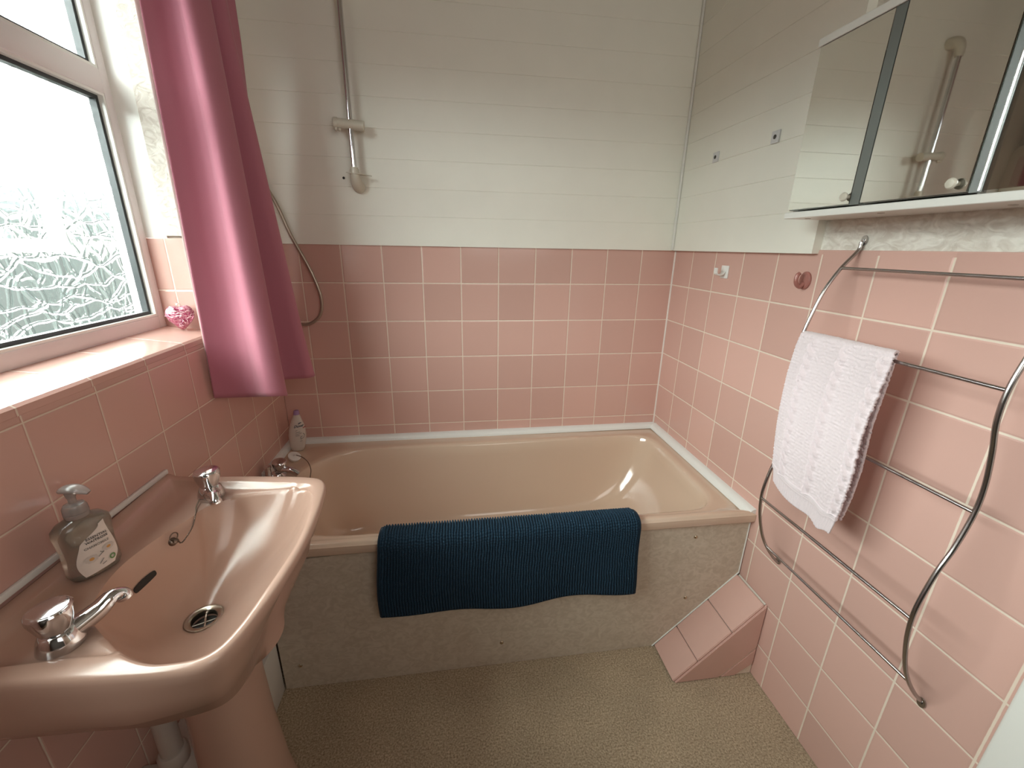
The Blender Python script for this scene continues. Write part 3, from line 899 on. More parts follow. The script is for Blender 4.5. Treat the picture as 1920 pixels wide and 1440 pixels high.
rings.append(ring_at(lambda i, a: max(qB[i] + 0.003, qI[i] - 0.008), lambda i, x, y: max(0.7915, deck(i, x, y)) if qI[i] - qB[i] > 0.015 else 0.796))
for t in (0.25, 0.5, 0.75):
    rings.append(ring_at(lambda i, a: (qB[i] + 0.003) * t + max(qB[i] + 0.003, qI[i] - 0.008) * (1 - t), lambda i, x, y: deck(i, x, y) if qI[i] - qB[i] > 0.015 else 0.7945))
rings.append(ring_at(lambda i, a: qB[i], lambda i, x, y: 0.7860 if qI[i] - qB[i] > 0.015 else 0.7915))
def bowl_z(a, s):       # gentle slope at the front, steep back wall
    t = max(0.0, (s - 0.16) / 0.84)
    return 0.6325 + 0.1535 * t ** (1.55 + 1.3 * (1 - math.cos(a)) / 2)
for s in (0.985, 0.965, 0.94, 0.91, 0.87, 0.82, 0.76, 0.69, 0.61, 0.53, 0.45, 0.37, 0.29, 0.22, 0.16):
    w = smooth01((1 - s) / 0.8)
    cen = (co[0] * (1 - w) + dr[0] * w, co[1] * (1 - w) + dr[1] * w)
    rc = 0.026
    zz = [bowl_z(a, s) + (0.005 if qI[i] - qB[i] <= 0.015 else 0.0) * max(0.0, (s - 0.8) / 0.2) for i, a in enumerate(AN)]
    rings.append(ring_at(lambda i, a: qB[i] * s * (1 - w ** 3) + rc * 1.25 * w ** 3, lambda i, x, y: zz[i], cen))
rings.append(ring_at(lambda i, a: 0.024, 0.6320, dr))
rings.append(ring_at(lambda i, a: 0.0235, 0.612, dr))
bm = bmesh.new(); loft(bm, rings, True, True)
bb = finish('bowl', bm, M['ceramic'], basin, angle=55)
# pedestal
bm = bmesh.new()
pr_ = [(0.001, 0.104, 0.108), (0.012, 0.105, 0.109), (0.05, 0.092, 0.099), (0.14, 0.080, 0.090), (0.30, 0.070, 0.081), (0.45, 0.066, 0.078), (0.54, 0.072, 0.086), (0.575, 0.080, 0.096)]
rg = []
for z, hx, hy in pr_:
    r = []
    for k in range(64):
        a = 2 * PI * k / 64
        cx_, sy_ = math.cos(a), math.sin(a)
        ex = 2 / 2.25
        r.append((-1.460 + hx * abs(cx_) ** ex * (1 if cx_ >= 0 else -1), -1.050 + hy * abs(sy_) ** ex * (1 if sy_ >= 0 else -1), z))
    rg.append(r)
loft(bm, rg)
finish('pedestal', bm, M['ceramic'], basin, angle=50)
# waste, overflow, plug chain
bm = bmesh.new()
lathe(bm, [(0.0225, -0.012), (0.0225, 0.0), (0.0270, 0.0032), (0.0325, 0.0030), (0.0335, 0.0008), (0.0325, -0.0005)], (dr[0], dr[1], 0.6335), n=40, cap0=False, cap1=False)
wst = finish('drain_ring', bm, plain('worn_chrome', (0.42, 0.36, 0.29), 0.25, metal=1.0), basin)
bm = bmesh.new(); lathe(bm, [(0.0001, 0), (0.0224, 0), (0.0224, 0.001), (0.0001, 0.001)], (dr[0], dr[1], 0.6165), n=28)
finish('drain_hole', bm, M['dark'], wst)
bm = bmesh.new()
for a in (0.4, 0.4 + PI / 2):
    tube(bm, [(dr[0] - 0.0215 * math.cos(a), dr[1] - 0.0215 * math.sin(a), 0.623), (dr[0] + 0.0215 * math.cos(a), dr[1] + 0.0215 * math.sin(a), 0.623)], 0.0022, 8)
finish('drain_cross', bm, M['chrome'], wst)
def bowl_pt(a, s, z):
    w = smooth01((1 - s) / 0.8)
    c = (co[0] * (1 - w) + dr[0] * w, co[1] * (1 - w) + dr[1] * w)
    r = rad_of(Bsm, co, a) * s * (1 - w ** 3) + 0.026 * 1.25 * w ** 3
    return Vector((c[0] + r * math.cos(a), c[1] + r * math.sin(a), z))
# overflow slot follows the back wall of the bowl
a0 = PI
p1, p2 = bowl_pt(PI, 0.93, bowl_z(PI, 0.93)), bowl_pt(PI, 0.85, bowl_z(PI, 0.85))
upv = (p1 - p2).normalized(); nrm = upv.cross(Vector((0, 1, 0)))
if nrm.x < 0: nrm = -nrm
oc = p1.lerp(p2, 0.35) + nrm * 0.0006
slot = []
for k in range(28):
    a = 2 * PI * k / 28
    yy = 0.0205 * max(-1, min(1, math.cos(a) * 1.5)) + 0.006 * math.cos(a); uu = 0.0072 * math.sin(a)
    aa = PI - yy / 0.125
    ss = 0.885 + uu / 0.42
    slot.append(bowl_pt(aa, ss, bowl_z(aa, ss)) + nrm * 0.0016)
bm = bmesh.new(); prism(bm, slot, nrm * 0.0008)
finish('overflow_slot', bm, M['dark'], basin, smooth=False)['label'] = 'dark overflow slot'
bm = bmesh.new()
hook = bowl_pt(PI - 0.62, 0.95, bowl_z(PI - 0.62, 0.95))
lathe(bm, [(0.0085, 0), (0.0085, 0.003), (0.006, 0.006), (0.0035, 0.007), (0.0035, 0.012), (0.005, 0.013), (0.0001, 0.015)], hook - Vector((0.002, 0, 0)), (0.85, -0.3, 0.35), 18)
tube(bm, [hook + Vector((0.004 + 0.0075 * math.cos(2 * PI * k / 16) * 0.4, 0.0075 * math.cos(2 * PI * k / 16), 0.012 + 0.0085 * math.sin(2 * PI * k / 16))) for k in range(17)], 0.0012, 6)
finish('chain_stay', bm, M['chain'], basin)
bm = bmesh.new()
cp = catmull([(-1.535, -0.868, 0.796), (-1.530, -0.893, 0.7915), (-1.5215, -0.915, 0.786), (-1.519, -0.935, 0.772), tuple(hook + Vector((0.022, 0.006, 0.004))), tuple(hook + Vector((0.014, 0.000, -0.004))), tuple(hook + Vector((0.010, 0, 0.004)))], 14)
rs = resample(cp, 0.0030)
for p in rs: ball(bm, p, 0.00155, 5)
tube(bm, cp, 0.0005, 5)
finish('plug_chain', bm, M['chain'], basin)
# taps
def basin_tap(bx, by, bz, ang, L=0.118):
    d = Vector((math.cos(ang), math.sin(ang), 0))
    bm = bmesh.new()
    lathe(bm, [(0.0270, 0), (0.0274, 0.003), (0.0262, 0.010), (0.0235, 0.019), (0.0200, 0.026), (0.0170, 0.029)], (bx, by, bz), n=40)
    b = Vector((bx, by, bz))
    path = catmull([b + d * 0.004 + Vector((0, 0, 0.011)), b + d * 0.022 + Vector((0, 0, 0.016)), b + d * 0.045 + Vector((0, 0, 0.023)), b + d * (L * 0.84) + Vector((0, 0, 0.031)),
                    b + d * (L * 0.97) + Vector((0, 0, 0.0335)), b + d * (L + 0.005) + Vector((0, 0, 0.030)), b + d * (L + 0.007) + Vector((0, 0, 0.021))], 7)
    n = len(path)
    rad = []
    for i in range(n):
        t = i / (n - 1)
        r = 0.0190 * (1 - t) + 0.0060 * t if t < 0.5 else 0.0125 - 0.0036 * smooth01((t - 0.5) / 0.25)
        r += 0.0028 * smooth01((t - 0.78) / 0.16)
        rad.append((r, r * 0.92))
    tube(bm, path, rad, 20)
    t = finish('tap', bm, M['chrome'], basin, angle=60)
    bm = bmesh.new(); crown(bm, (bx, by, bz + 0.0265), (0, 0, 1), 1.0)
    finish('tap_head', bm, M['chrome'], t, angle=35)
    return t
basin_tap(-1.521, -0.848, 0.7885, math.radians(-56), 0.070)['label'] = 'chrome tap nearest the bath'
basin_tap(-1.533, -1.232, 0.7885, math.radians(54), 0.070)['label'] = 'chrome tap nearest the photographer'
# trap pipe below
bm = bmesh.new()
tube(bm, catmull([(-1.588, -1.060, 0.66), (-1.588, -1.060, 0.50), (-1.588, -1.062, 0.34), (-1.588, -1.062, 0.285)], 6), 0.0205, 20)
lathe(bm, [(0.026, 0), (0.028, 0.005), (0.028, 0.030), (0.024, 0.036)], (-1.588, -1.062, 0.262), n=28)
tube(bm, catmull([(-1.588, -1.062, 0.270), (-1.600, -1.062, 0.240), (-1.630, -1.062, 0.226), (-1.664, -1.062, 0.224)], 8), 0.0195, 18)
finish('waste_pipe', bm, M['waste_pipe'], basin, angle=50)['label'] = 'grey plastic waste pipe'

# ================================================================== SOAP DISPENSER on the basin
SB = Vector((-1.598, -1.076, 0.7905))
sr = Vector((0.50, 0.866, 0)).normalized()       # along the label, towards the bath
sn = Vector((0.866, -0.50, 0)).normalized()      # out of the label
sd = thing('soap_dispenser', 'clear pump bottle of liquid hand soap on the back of the pink basin', 'soap dispenser', SB)
def oval(hw, hd, z, n=48, ex=2.6, dx=0.0):
    out = []
    for k in range(n):
        a = 2 * PI * k / n; c, s = math.cos(a), math.sin(a)
        u = hw * (abs(c) ** (2 / ex)) * (1 if c >= 0 else -1) + dx; w = hd * (abs(s) ** (2 / ex)) * (1 if s >= 0 else -1)
        out.append(SB + sr * u + sn * w + Vector((0, 0, z)))
    return out
bm = bmesh.new()
loft(bm, [oval(0.026, 0.016, 0.0005), oval(0.033, 0.021, 0.002), oval(0.0365, 0.0235, 0.010), oval(0.0360, 0.0235, 0.030), oval(0.0355, 0.0235, 0.055), oval(0.0370, 0.0235, 0.075),
          oval(0.0385, 0.0225, 0.088), oval(0.0375, 0.0205, 0.098), oval(0.030, 0.0175, 0.106), oval(0.019, 0.0155, 0.110, ex=2), oval(0.0140, 0.0140, 0.112, ex=2), oval(0.0140, 0.0140, 0.121, ex=2)])
body = finish('bottle_body', bm, M['soap'], sd, angle=60)
bm = bmesh.new()
lathe(bm, [(0.0158, 0.112), (0.0165, 0.113), (0.0165, 0.119), (0.0155, 0.120), (0.0165, 0.121), (0.0160, 0.130), (0.0135, 0.135), (0.0070, 0.137), (0.0055, 0.138), (0.0048, 0.158)], SB, n=28)
pmp = finish('pump_collar', bm, M['pump'], sd)
bm = bmesh.new()
pd_ = (sr * 0.55 + sn * 0.83).normalized()
hd0 = SB + Vector((0, 0, 0.160))
path = catmull([hd0 - pd_ * 0.013 + Vector((0, 0, 0.000)), hd0 - pd_ * 0.005 + Vector((0, 0, 0.003)), hd0 + pd_ * 0.006 + Vector((0, 0, 0.003)), hd0 + pd_ * 0.017 + Vector((0, 0, 0.000)), hd0 + pd_ * 0.027 + Vector((0, 0, -0.006))], 6)
n = len(path)
tube(bm, path, [(0.003 + 0.009 * math.sin(PI * min(1, i / (n - 1) * 0.82 + 0.10)), 0.0025 + 0.0045 * math.sin(PI * min(1, i / (n - 1) * 0.85 + 0.12))) for i in range(n)], 16)
lathe(bm, [(0.0062, 0.148), (0.0072, 0.155), (0.0076, 0.160)], SB, n=20)
finish('pump_head', bm, M['pump'], sd)
# curved paper label: a leaf outline wrapped on the front face
def lab(u, z, lift=0.0):
    hd = 0.0232
    w = hd * (1 - min(0.995, abs(u / 0.037)) ** 2.6) ** (1 / 2.6)
    return SB + sr * u + sn * (w + 0.0005 + lift) + Vector((0, 0, z))
outline = []
def lab_left(z):  return -0.0215 - 0.006 * math.sin((z - 0.012) / 0.08 * PI * 1.6 + 0.2) + 0.030 * smooth01((z - 0.070) / 0.026)
def lab_right(z): return 0.0255 + 0.004 * math.sin((z - 0.012) / 0.08 * PI * 1.3 + 0.4) - 0.030 * (1 - smooth01((z - 0.008) / 0.020)) * 0.25
grid = []
for i in range(33):
    z = 0.010 + 0.086 * i / 32
    l, r = lab_left(z), lab_right(z)
    grid.append([lab(l + (r - l) * j / 16, z - 0.004 * (0.5 - j / 16)) for j in range(17)])
bm = bmesh.new(); sheet(bm, grid, -0.0004)
lb = finish('label', bm, M['label'], sd, angle=60)
def on_label(bmx, z0):
    """bend flat letters around the bottle front"""
    for v in bmx.verts:
        d = v.co - SB
        u = d.dot(sr); h = d.dot(sn)
        v.co = lab(u, d.z, 0.0012 + h)
    return bmx
for txt, z, size, mt, sp, du in (('ESSENTIAL', 0.0750, 0.0060, 'ink', 1.08, 0.0060), ('WAITROSE', 0.0685, 0.0060, 'ink', 1.08, 0.0048), ('CHAMOMILE', 0.0590, 0.0058, 'grey_ink', 1.06, 0.0028)):
    bmx = text_mesh(txt, size, SB + sr * du + Vector((0, 0, z)), sr, (0, 0, 1), 0.0002, space=sp, bold=0.00012)
    finish('lettering', on_label(bmx, z), M[mt], lb, smooth=False)
def flat_disc(u, z, ru, rz, n=18, hole=0.0):
    g = bmesh.new()
    outer_ = [g.verts.new(SB + sr * (u + ru * math.cos(2 * PI * k / n)) + Vector((0, 0, z + rz * math.sin(2 * PI * k / n)))) for k in range(n)]
    if hole:
        inn = [g.verts.new(SB + sr * (u + ru * hole * math.cos(2 * PI * k / n)) + Vector((0, 0, z + rz * hole * math.sin(2 * PI * k / n)))) for k in range(n)]
        for k in range(n): g.faces.new((outer_[k], outer_[(k + 1) % n], inn[(k + 1) % n], inn[k]))
    else: g.faces.new(outer_)
    return g
def flower(u, z, s):
    g = bmesh.new()
    for k in range(9):
        a = 2 * PI * k / 9
        f = flat_disc(u + s * 1.35 * math.cos(a), z + s * 1.0 * math.sin(a), s * 0.75, s * 0.55, 10)
        me = bpy.data.meshes.new('t'); f.to_mesh(me); f.free(); g.from_mesh(me); bpy.data.meshes.remove(me)
    finish('flower_petals', on_label(g, z), M['petal_ink'], lb, smooth=False)
    g = flat_disc(u, z, s * 0.75, s * 0.62)
    for v in g.verts: v.co += sn * 0.0002
    finish('flower_heart', on_label(g, z), M['gold_ink'], lb, smooth=False)
flower(-0.009, 0.0375, 0.0046); flower(0.0165, 0.0460, 0.0042)
finish('green_roundel', on_label(flat_disc(0.018, 0.0245, 0.0046, 0.0052, 20, 0.5), 0), M['green_ink'], lb, smooth=False)
g = bmesh.new()
for u0, z0, u1, z1 in ((0.000, 0.036, 0.009, 0.042), (0.004, 0.044, 0.008, 0.040), (-0.001, 0.022, 0.006, 0.029), (0.002, 0.019, 0.008, 0.021)):
    tube(g, [SB + sr * u0 + Vector((0, 0, z0)), SB + sr * u1 + Vector((0, 0, z1))], 0.0006, 5)
finish('leaf_print', on_label(g, 0), M['grey_ink'], lb, smooth=False)

# ================================================================== SHOWER GEL in the bath corner
GB = Vector((-1.612, -0.082, 0.5242))
gel = thing('shower_gel_bottle', 'white shower gel bottle with lilac cap standing on the bath corner', 'bottle', GB)
gu = Vector((0.985, 0.10, 0)).normalized(); gn = Vector((0.10, -0.985, 0)).normalized(); gt = Vector((0.085, 0.0, 0.996)).normalized()
def gring(hw, hd, z, n=36, ex=2.2):
    out = []
    for k in range(n):
        a = 2 * PI * k / n; c, s = math.cos(a), math.sin(a)
        out.append(GB + gu * hw * (abs(c) ** (2 / ex)) * (1 if c >= 0 else -1) + gn * hd * (abs(s) ** (2 / ex)) * (1 if s >= 0 else -1) + gt * z)
    return out
bm = bmesh.new()
gp = [(0.0005, 0.020, 0.013), (0.004, 0.0245, 0.016), (0.018, 0.0285, 0.0185), (0.045, 0.0325, 0.0205), (0.070, 0.0335, 0.0205), (0.095, 0.0310, 0.0190), (0.120, 0.0255, 0.0160), (0.140, 0.0190, 0.0135), (0.156, 0.0130, 0.0115), (0.160, 0.0122, 0.0112)]
loft(bm, [gring(w, d, z) for z, w, d in gp])
gbody = finish('bottle_body', bm, M['bottle_white'], gel, angle=60)
bm = bmesh.new(); loft(bm, [gring(0.0120, 0.0110, 0.1605), gring(0.0105, 0.0098, 0.172), gring(0.0095, 0.0088, 0.1765), gring(0.0080, 0.0074, 0.178)])
finish('cap', bm, M['lilac'], gel, angle=60)
def gfront(z):
    for (za, wa, da), (zb_, wb_, db) in zip(gp, gp[1:]):
        if za <= z <= zb_: t = (z - za) / (zb_ - za); return wa + (wb_ - wa) * t, da + (db - da) * t
    return gp[-1][1], gp[-1][2]
def on_gel(g, ang=0.0):
    for v in g.verts:
        d = v.co - GB; u = d.dot(gu); z = d.dot(gt); h = d.dot(gn)
        w, dd = gfront(max(0.001, min(0.159, z)))
        k = (1 - min(0.99, abs(u / w)) ** 2.2) ** (1 / 2.2)
        v.co = GB + gu * u + gt * z + gn * (dd * k + 0.0011 + h)
    return g
finish('lettering', on_gel(text_mesh('Dove', 0.0150, GB - gu * 0.001 + gt * 0.1140, gu, gt, 0.0002, shear=0.25, bold=0.0002)), M['navy_ink'], gbody, smooth=False)
def gel_print(segs, mt, nm, r=0.0011):
    g = bmesh.new()
    for (u0, z0), (u1, z1) in segs: tube(g, [GB + gu * u0 + gt * z0, GB + gu * (u0 + u1) / 2 + gt * (z0 + z1) / 2, GB + gu * u1 + gt * z1], r, 6)
    finish(nm, on_gel(g), M[mt], gbody, smooth=False)
gel_print([((-0.002, 0.1235), (0.008, 0.1275)), ((0.000, 0.1265), (0.007, 0.1265))], 'navy_ink', 'bird_emblem', 0.0016)
gel_print([((0.016, 0.1020), (0.024, 0.1045))], 'red_ink', 'red_print', 0.0020)
gel_print([((-0.010, 0.0960), (-0.003, 0.0975)), ((-0.009, 0.0870), (0.008, 0.0890)), ((-0.009, 0.0800), (0.014, 0.0825)), ((-0.008, 0.0735), (0.006, 0.0745))], 'grey_ink', 'small_print', 0.0008)
gel_print([((0.018, 0.0800), (0.024, 0.0720)), ((0.024, 0.0720), (0.022, 0.0600)), ((0.022, 0.0600), (0.013, 0.0555)), ((0.012, 0.0560), (0.011, 0.0660)), ((0.011, 0.0660), (0.017, 0.0690)), ((0.010, 0.0470), (0.018, 0.0480))], 'grey_ink', 'drop_print', 0.0010)

# ================================================================== CURTAIN
cur = thing('curtain', 'dusky pink curtain hanging beside the window over the tiled wall', 'curtain', (-1.58, -0.35, 0.905))
# plan of the folds at the hem and near the top (x, y)
bot = [(-1.655, -0.514), (-1.634, -0.490), (-1.610, -0.469), (-1.584, -0.460), (-1.556, -0.472), (-1.526, -0.504), (-1.500, -0.521), (-1.477, -0.511), (-1.468, -0.482), (-1.490, -0.440), (-1.530, -0.395), (-1.540, -0.365), (-1.520, -0.345),
       (-1.480, -0.338), (-1.452, -0.334), (-1.437, -0.320), (-1.437, -0.300), (-1.470, -0.270), (-1.530, -0.235), (-1.600, -0.205), (-1.630, -0.170)]
top = [(-1.630, -0.521), (-1.617, -0.500), (-1.604, -0.478), (-1.588, -0.467), (-1.571, -0.475), (-1.554, -0.494), (-1.539, -0.491), (-1.527, -0.466), (-1.522, -0.436), (-1.530, -0.412), (-1.548, -0.390), (-1.554, -0.376), (-1.550, -0.365),
       (-1.535, -0.362), (-1.524, -0.356), (-1.519, -0.346), (-1.522, -0.330), (-1.536, -0.306), (-1.532, -0.280), (-1.530, -0.258), (-1.556, -0.215)]
zt, zb_ = 2.28, 0.913
bc_ = catmull([(x, y, 0) for x, y in bot], 7); tc_ = catmull([(x, y, 0) for x, y in top], 7)
grid = []
NR = 90
for i in range(NR + 1):
    t = i / NR                    # 0 at hem
    z = zb_ + (zt - zb_) * t
    k = smooth01(t * 1.38) if t < 0.725 else 1.0
    k = (t / 0.715) ** 0.85 if t < 0.715 else 1 + (t - 0.715) * 0.25
    row = []
    for j, (b, tt) in enumerate(zip(bc_, tc_)):
        p = b.lerp(tt, k)
        w = 0.003 * noise.noise((j * 0.06, t * 3.0, 1.0))
        sag = -0.34 * (p.y + 0.514) * (1 - t) ** 7 if j <= 56 else -0.34 * 0.034 * (1 - t) ** 7 * max(0, 1 - (j - 56) / 6)
        row.append(Vector((p.x + w, p.y + w * 0.6, z + sag * (1 - t))))
    grid.append(row)
bm = bmesh.new(); sheet(bm, grid, 0.0022)
cl = finish('cloth', bm, M['curtain'], cur, angle=180)
# hem: doubled strip with its stitch line, and the pale lining seen at the window edge
def offset_rows(rows, d):
    out = []
    for i, r in enumerate(rows):
        o = []
        for j in range(len(r)):
            a = rows[min(i + 1, len(rows) - 1)][j] - rows[max(i - 1, 0)][j]
            b = r[min(j + 1, len(r) - 1)] - r[max(j - 1, 0)]
            o.append(r[j] + a.cross(b).normalized() * d)
        out.append(o)
    return out
hem_rows = offset_rows(grid[:5], 0.0014)
bm = bmesh.new(); sheet(bm, hem_rows, 0.0014)
finish('hem', bm, M['curtain'], cur, angle=180)
ln_bot = [(-1.658, -0.506), (-1.640, -0.492), (-1.625, -0.470), (-1.615, -0.44)]
ln_top = [(-1.637, -0.526), (-1.628, -0.508), (-1.618, -0.488), (-1.612, -0.46)]
lb_, lt_ = catmull([(x, y, 0) for x, y in ln_bot], 4), catmull([(x, y, 0) for x, y in ln_top], 4)
g = []
for i in range(31):
    t = i / 30; z = 0.945 + (zt - 0.945) * t; k = min(1, (t / 0.70) ** 0.85)
    g.append([Vector((b.x + (tt.x - b.x) * k - 0.001, b.y + (tt.y - b.y) * k, z)) for b, tt in zip(lb_, lt_)])
bm = bmesh.new(); sheet(bm, g, 0.0012)
finish('lining', bm, M['lining'], cur, angle=180)['label'] = 'pale lining edge'

# ================================================================== GLASS HEART on the sill
hc = Vector((-1.738, -0.440, 1.102))
heart = thing('glass_heart', 'pink glass heart ornament standing on the window sill', 'ornament', hc)
hu = Vector((0.88, 0.40, 0)).normalized(); hn = Vector((0.40, -0.88, 0)).normalized()
bm = bmesh.new()
rings = []
NN = 56
def heart2(t):
    x = 16 * math.sin(t) ** 3; y = 13 * math.cos(t) - 5 * math.cos(2 * t) - 2 * math.cos(3 * t) - math.cos(4 * t)
    ex, ey = 0.033 * math.sin(t), 0.038 + 0.037 * math.cos(t)
    return 0.5 * x / 17.0 * 0.037 + 0.5 * ex, 0.5 * (y + 17) / 29.0 * 0.078 + 0.5 * ey
cx0, cy0 = 0.0, 0.040
for k in range(9):
    q = -1 + 2 * k / 8
    s = math.sqrt(max(0.0, 1 - q * q)) ** 0.7 if abs(q) < 1 else 0.06
    r = []
    for i in range(NN):
        x, y = heart2(2 * PI * i / NN)
        x, y = cx0 + (x - cx0) * s, cy0 + (y - cy0) * s
        cr = 0.0018 * noise.noise((x * 190, y * 190, q * 3))
        r.append(hc + hu * (x + cr) + Vector((0, 0, y + cr + 0.0005)) + hn * (q * 0.019 + cr))
    rings.append(r)
loft(bm, rings)
zmin = min(v.co.z for v in bm.verts)
for v in bm.verts: v.co.z += 1.1005 - zmin
finish('heart_body', bm, M['heart'], heart, angle=60)
bm = bmesh.new()
tube(bm, [hc + Vector((0, 0, 0.062 + 0.0)) + hu * 0.0 + Vector((0, 0, 0.006 + 0.0075 * math.sin(a))) + hu * (0.0055 * math.cos(a)) for a in [2 * PI * k / 14 for k in range(15)]], 0.0018, 8)
finish('hanging_loop', bm, glass_mat('clear_loop', (0.9, 0.85, 0.86), 0.05), heart)
# crackle veins of pale and deep pink glass on its front
random.seed(11)
gv = bmesh.new(); gd = bmesh.new()
for k in range(46):
    t0 = random.random() * 2 * PI; rr = math.sqrt(random.random()) * 0.80
    x, y = heart2(t0); x, y = cx0 + (x - cx0) * rr, cy0 + (y - cy0) * rr
    pts = []
    a = random.random() * PI
    for q in range(4):
        pts.append((x, y)); x += 0.0042 * math.cos(a); y += 0.0026 * math.sin(a); a += random.uniform(-0.9, 0.9)
    path = []
    for (px_, py_) in pts:
        # thickness of the heart at this spot
        rad_ = min(0.97, math.hypot(px_ / 0.034, (py_ - 0.040) / 0.036))
        path.append(hc + hu * px_ + Vector((0, 0, py_ + 1.1005 - zmin)) + hn * (0.0195 * (1 - rad_ ** 2.8) ** 0.5))
    tube(gv if k % 2 else gd, path, 0.0011, 6)
finish('pale_veins', gv, plain('pale_pink_vein', (0.85, 0.62, 0.66), 0.2), heart)
finish('deep_veins', gd, plain('deep_pink_vein', (0.30, 0.02, 0.09), 0.2), heart)

# ================================================================== SHOWER RAIL and HOSE
rail = thing('shower_rail', 'chrome shower riser rail with cream slider on the white boarded wall', 'shower rail', (-1.285, -0.011, 1.53))
RX, RY = -1.2905, -0.058
bm = bmesh.new(); tube(bm, [(RX, RY, 1.575), (RX, RY, 1.8), (RX, RY, 2.13)], 0.0095, 24)
finish('pole', bm, M['chrome'], rail)
bm = bmesh.new()
tube(bm, catmull([(RX - 0.052, RY - 0.004, 1.741), (RX - 0.020, RY - 0.002, 1.740), (RX + 0.020, RY, 1.738), (RX + 0.046, RY, 1.736)], 5), 0.0165, 24)
lathe(bm, [(0.0175, 0), (0.0185, 0.002), (0.0185, 0.012), (0.016, 0.014)], (RX - 0.040, RY - 0.003, 1.7405), (-1, -0.05, 0.02), 24)
ball(bm, (RX - 0.046, RY - 0.010, 1.722), 0.0065, 8); ball(bm, (RX - 0.034, RY - 0.012, 1.7205), 0.006, 8)
sl = finish('slider', bm, M['cream_plastic'], rail, angle=50)
def bracket(zc, sgn):
    """elbow from pole end to wall"""
    g = bmesh.new()
    tube(g, [(RX, RY, zc), (RX, RY, zc + sgn * 0.016)], 0.0135, 24)
    pth = catmull([(RX, RY, zc + sgn * 0.010), (RX + 0.001, RY + 0.002, zc - sgn * 0.014), (RX + 0.003, RY + 0.012, zc - sgn * 0.032), (RX + 0.005, RY + 0.028, zc - sgn * 0.040), (RX + 0.005, RY + 0.046, zc - sgn * 0.042)], 6)
    n = len(pth)
    tube(g, pth, [0.0155 + 0.006 * smooth01(i / (n - 1) * 1.3) for i in range(n)], 24)
    return g
finish('lower_bracket', bracket(1.590, 1), M['cream_plastic'], rail, angle=60)
finish('upper_bracket', bracket(2.110, -1), M['cream_plastic'], rail, angle=60)
g = bmesh.new()
pl = [(RX - 0.026, RY - 0.018), (RX + 0.012, RY - 0.020), (RX + 0.030, RY - 0.010), (RX + 0.040, RY + 0.002), (RX + 0.056, RY + 0.004), (RX + 0.058, RY + 0.014), (RX + 0.028, RY + 0.020), (RX - 0.016, RY + 0.014)]
prism(g, [(x, y, 1.584 - 0.06 * (x - RX)) for x, y in pl], (0, 0, 0.0028), 0.001)
finish('soap_plate', g, M['cream_plastic'], rail)
hose = finish('shower_hose', tube(bmesh.new(), catmull([(-1.652, -0.020, 1.62), (-1.625, -0.026, 1.575), (-1.579, -0.030, 1.485), (-1.543, -0.030, 1.376), (-1.494, -0.030, 1.262), (-1.468, -0.030, 1.180), (-1.4625, -0.030, 1.125),
              (-1.475, -0.030, 1.078), (-1.508, -0.030, 1.049), (-1.545, -0.030, 1.043), (-1.590, -0.030, 1.055), (-1.630, -0.025, 1.09), (-1.655, -0.020, 1.14)], 9), 0.0062, 12), M['hose'])
tag(hose, 'beige flexible shower hose looping from behind the pink curtain', 'hose')

# ================================================================== CABINET on the right wall
cab = thing('mirror_cabinet', 'white wall cabinet with mirrored doors above the towel rail', 'cabinet', (-0.06, -1.04, 1.426))
CX, CB, CT = -0.118, 1.426, 1.8055
CY0, CY1 = -1.345, -0.7455
bm = bmesh.new()
box(bm, CX - 0.007, 0.003, CY0, CY1 - 0.001, CB, CB + 0.0145, 0.0012, 1)
finish('bottom_board', bm, M['gloss_white'], cab, smooth=False)
bm = bmesh.new(); box(bm, CX - 0.004, 0.003, CY0, CY1 + 0.004, CT - 0.0165, CT, 0.0012, 1)
finish('top_board', bm, M['gloss_white'], cab, smooth=False)
bm = bmesh.new()
box(bm, CX + 0.016, 0.003, CY1 - 0.016, CY1, CB + 0.0145, CT - 0.0165)
box(bm, CX + 0.016, 0.003, CY0, CY0 + 0.016, CB + 0.0145, CT - 0.0165)
box(bm, CX + 0.016, 0.003, -0.940, -0.926, CB + 0.0145, CT - 0.0165)
box(bm, CX + 0.016, 0.003, -1.152, -1.140, CB + 0.0145, CT - 0.0165)
box(bm, -0.004, 0.003, CY0 + 0.016, CY1 - 0.016, CB + 0.0145, CT - 0.0165)
finish('carcass', bm, M['gloss_white'], cab, smooth=False)
for y in (-0.790, -0.975, -1.165, -1.235):
    g = bmesh.new(); lathe(g, [(0.0001, 0), (0.0065, 0), (0.0060, 0.0010), (0.0001, 0.0012)], (-0.060 - 0.035 * ((y + 1) > 0), y, CB), (0, 0, -1), 16)
    finish('screw_cap', g, plain('cap_shade', (0.50, 0.46, 0.42), 0.4), cab)
def mirror_door(y0, y1, tilt=0.0):
    """glass 5 mm thick on a thin grey edge"""
    g = bmesh.new(); box(g, CX - 0.0010, CX + 0.0040, y0, y1, CB + 0.0205, CT - 0.0175, 0.0006, 1)
    d = finish('door', g, M['mirror'], cab, smooth=False)
    g = bmesh.new()
    box(g, CX + 0.0041, CX + 0.0150, y0 - 0.002, y1 + 0.001, CB + 0.0190, CT - 0.0170)
    finish('door_backing', g, M['mirror_edge'], d, smooth=False)
    return d
d_a = mirror_door(-0.9190, -0.7480)
d_b = mirror_door(-1.1360, -0.9440)
for d, y in ((d_a, -0.912), (d_b, -1.1165)):
    g = bmesh.new(); lathe(g, [(0.004, 0), (0.004, 0.004), (0.0085, 0.007), (0.0090, 0.010), (0.0070, 0.0130), (0.0001, 0.0140)], (CX - 0.001, y, 1.4610), (-1, 0, 0), 24)
    finish('knob', g, M['cream_plastic'], d)
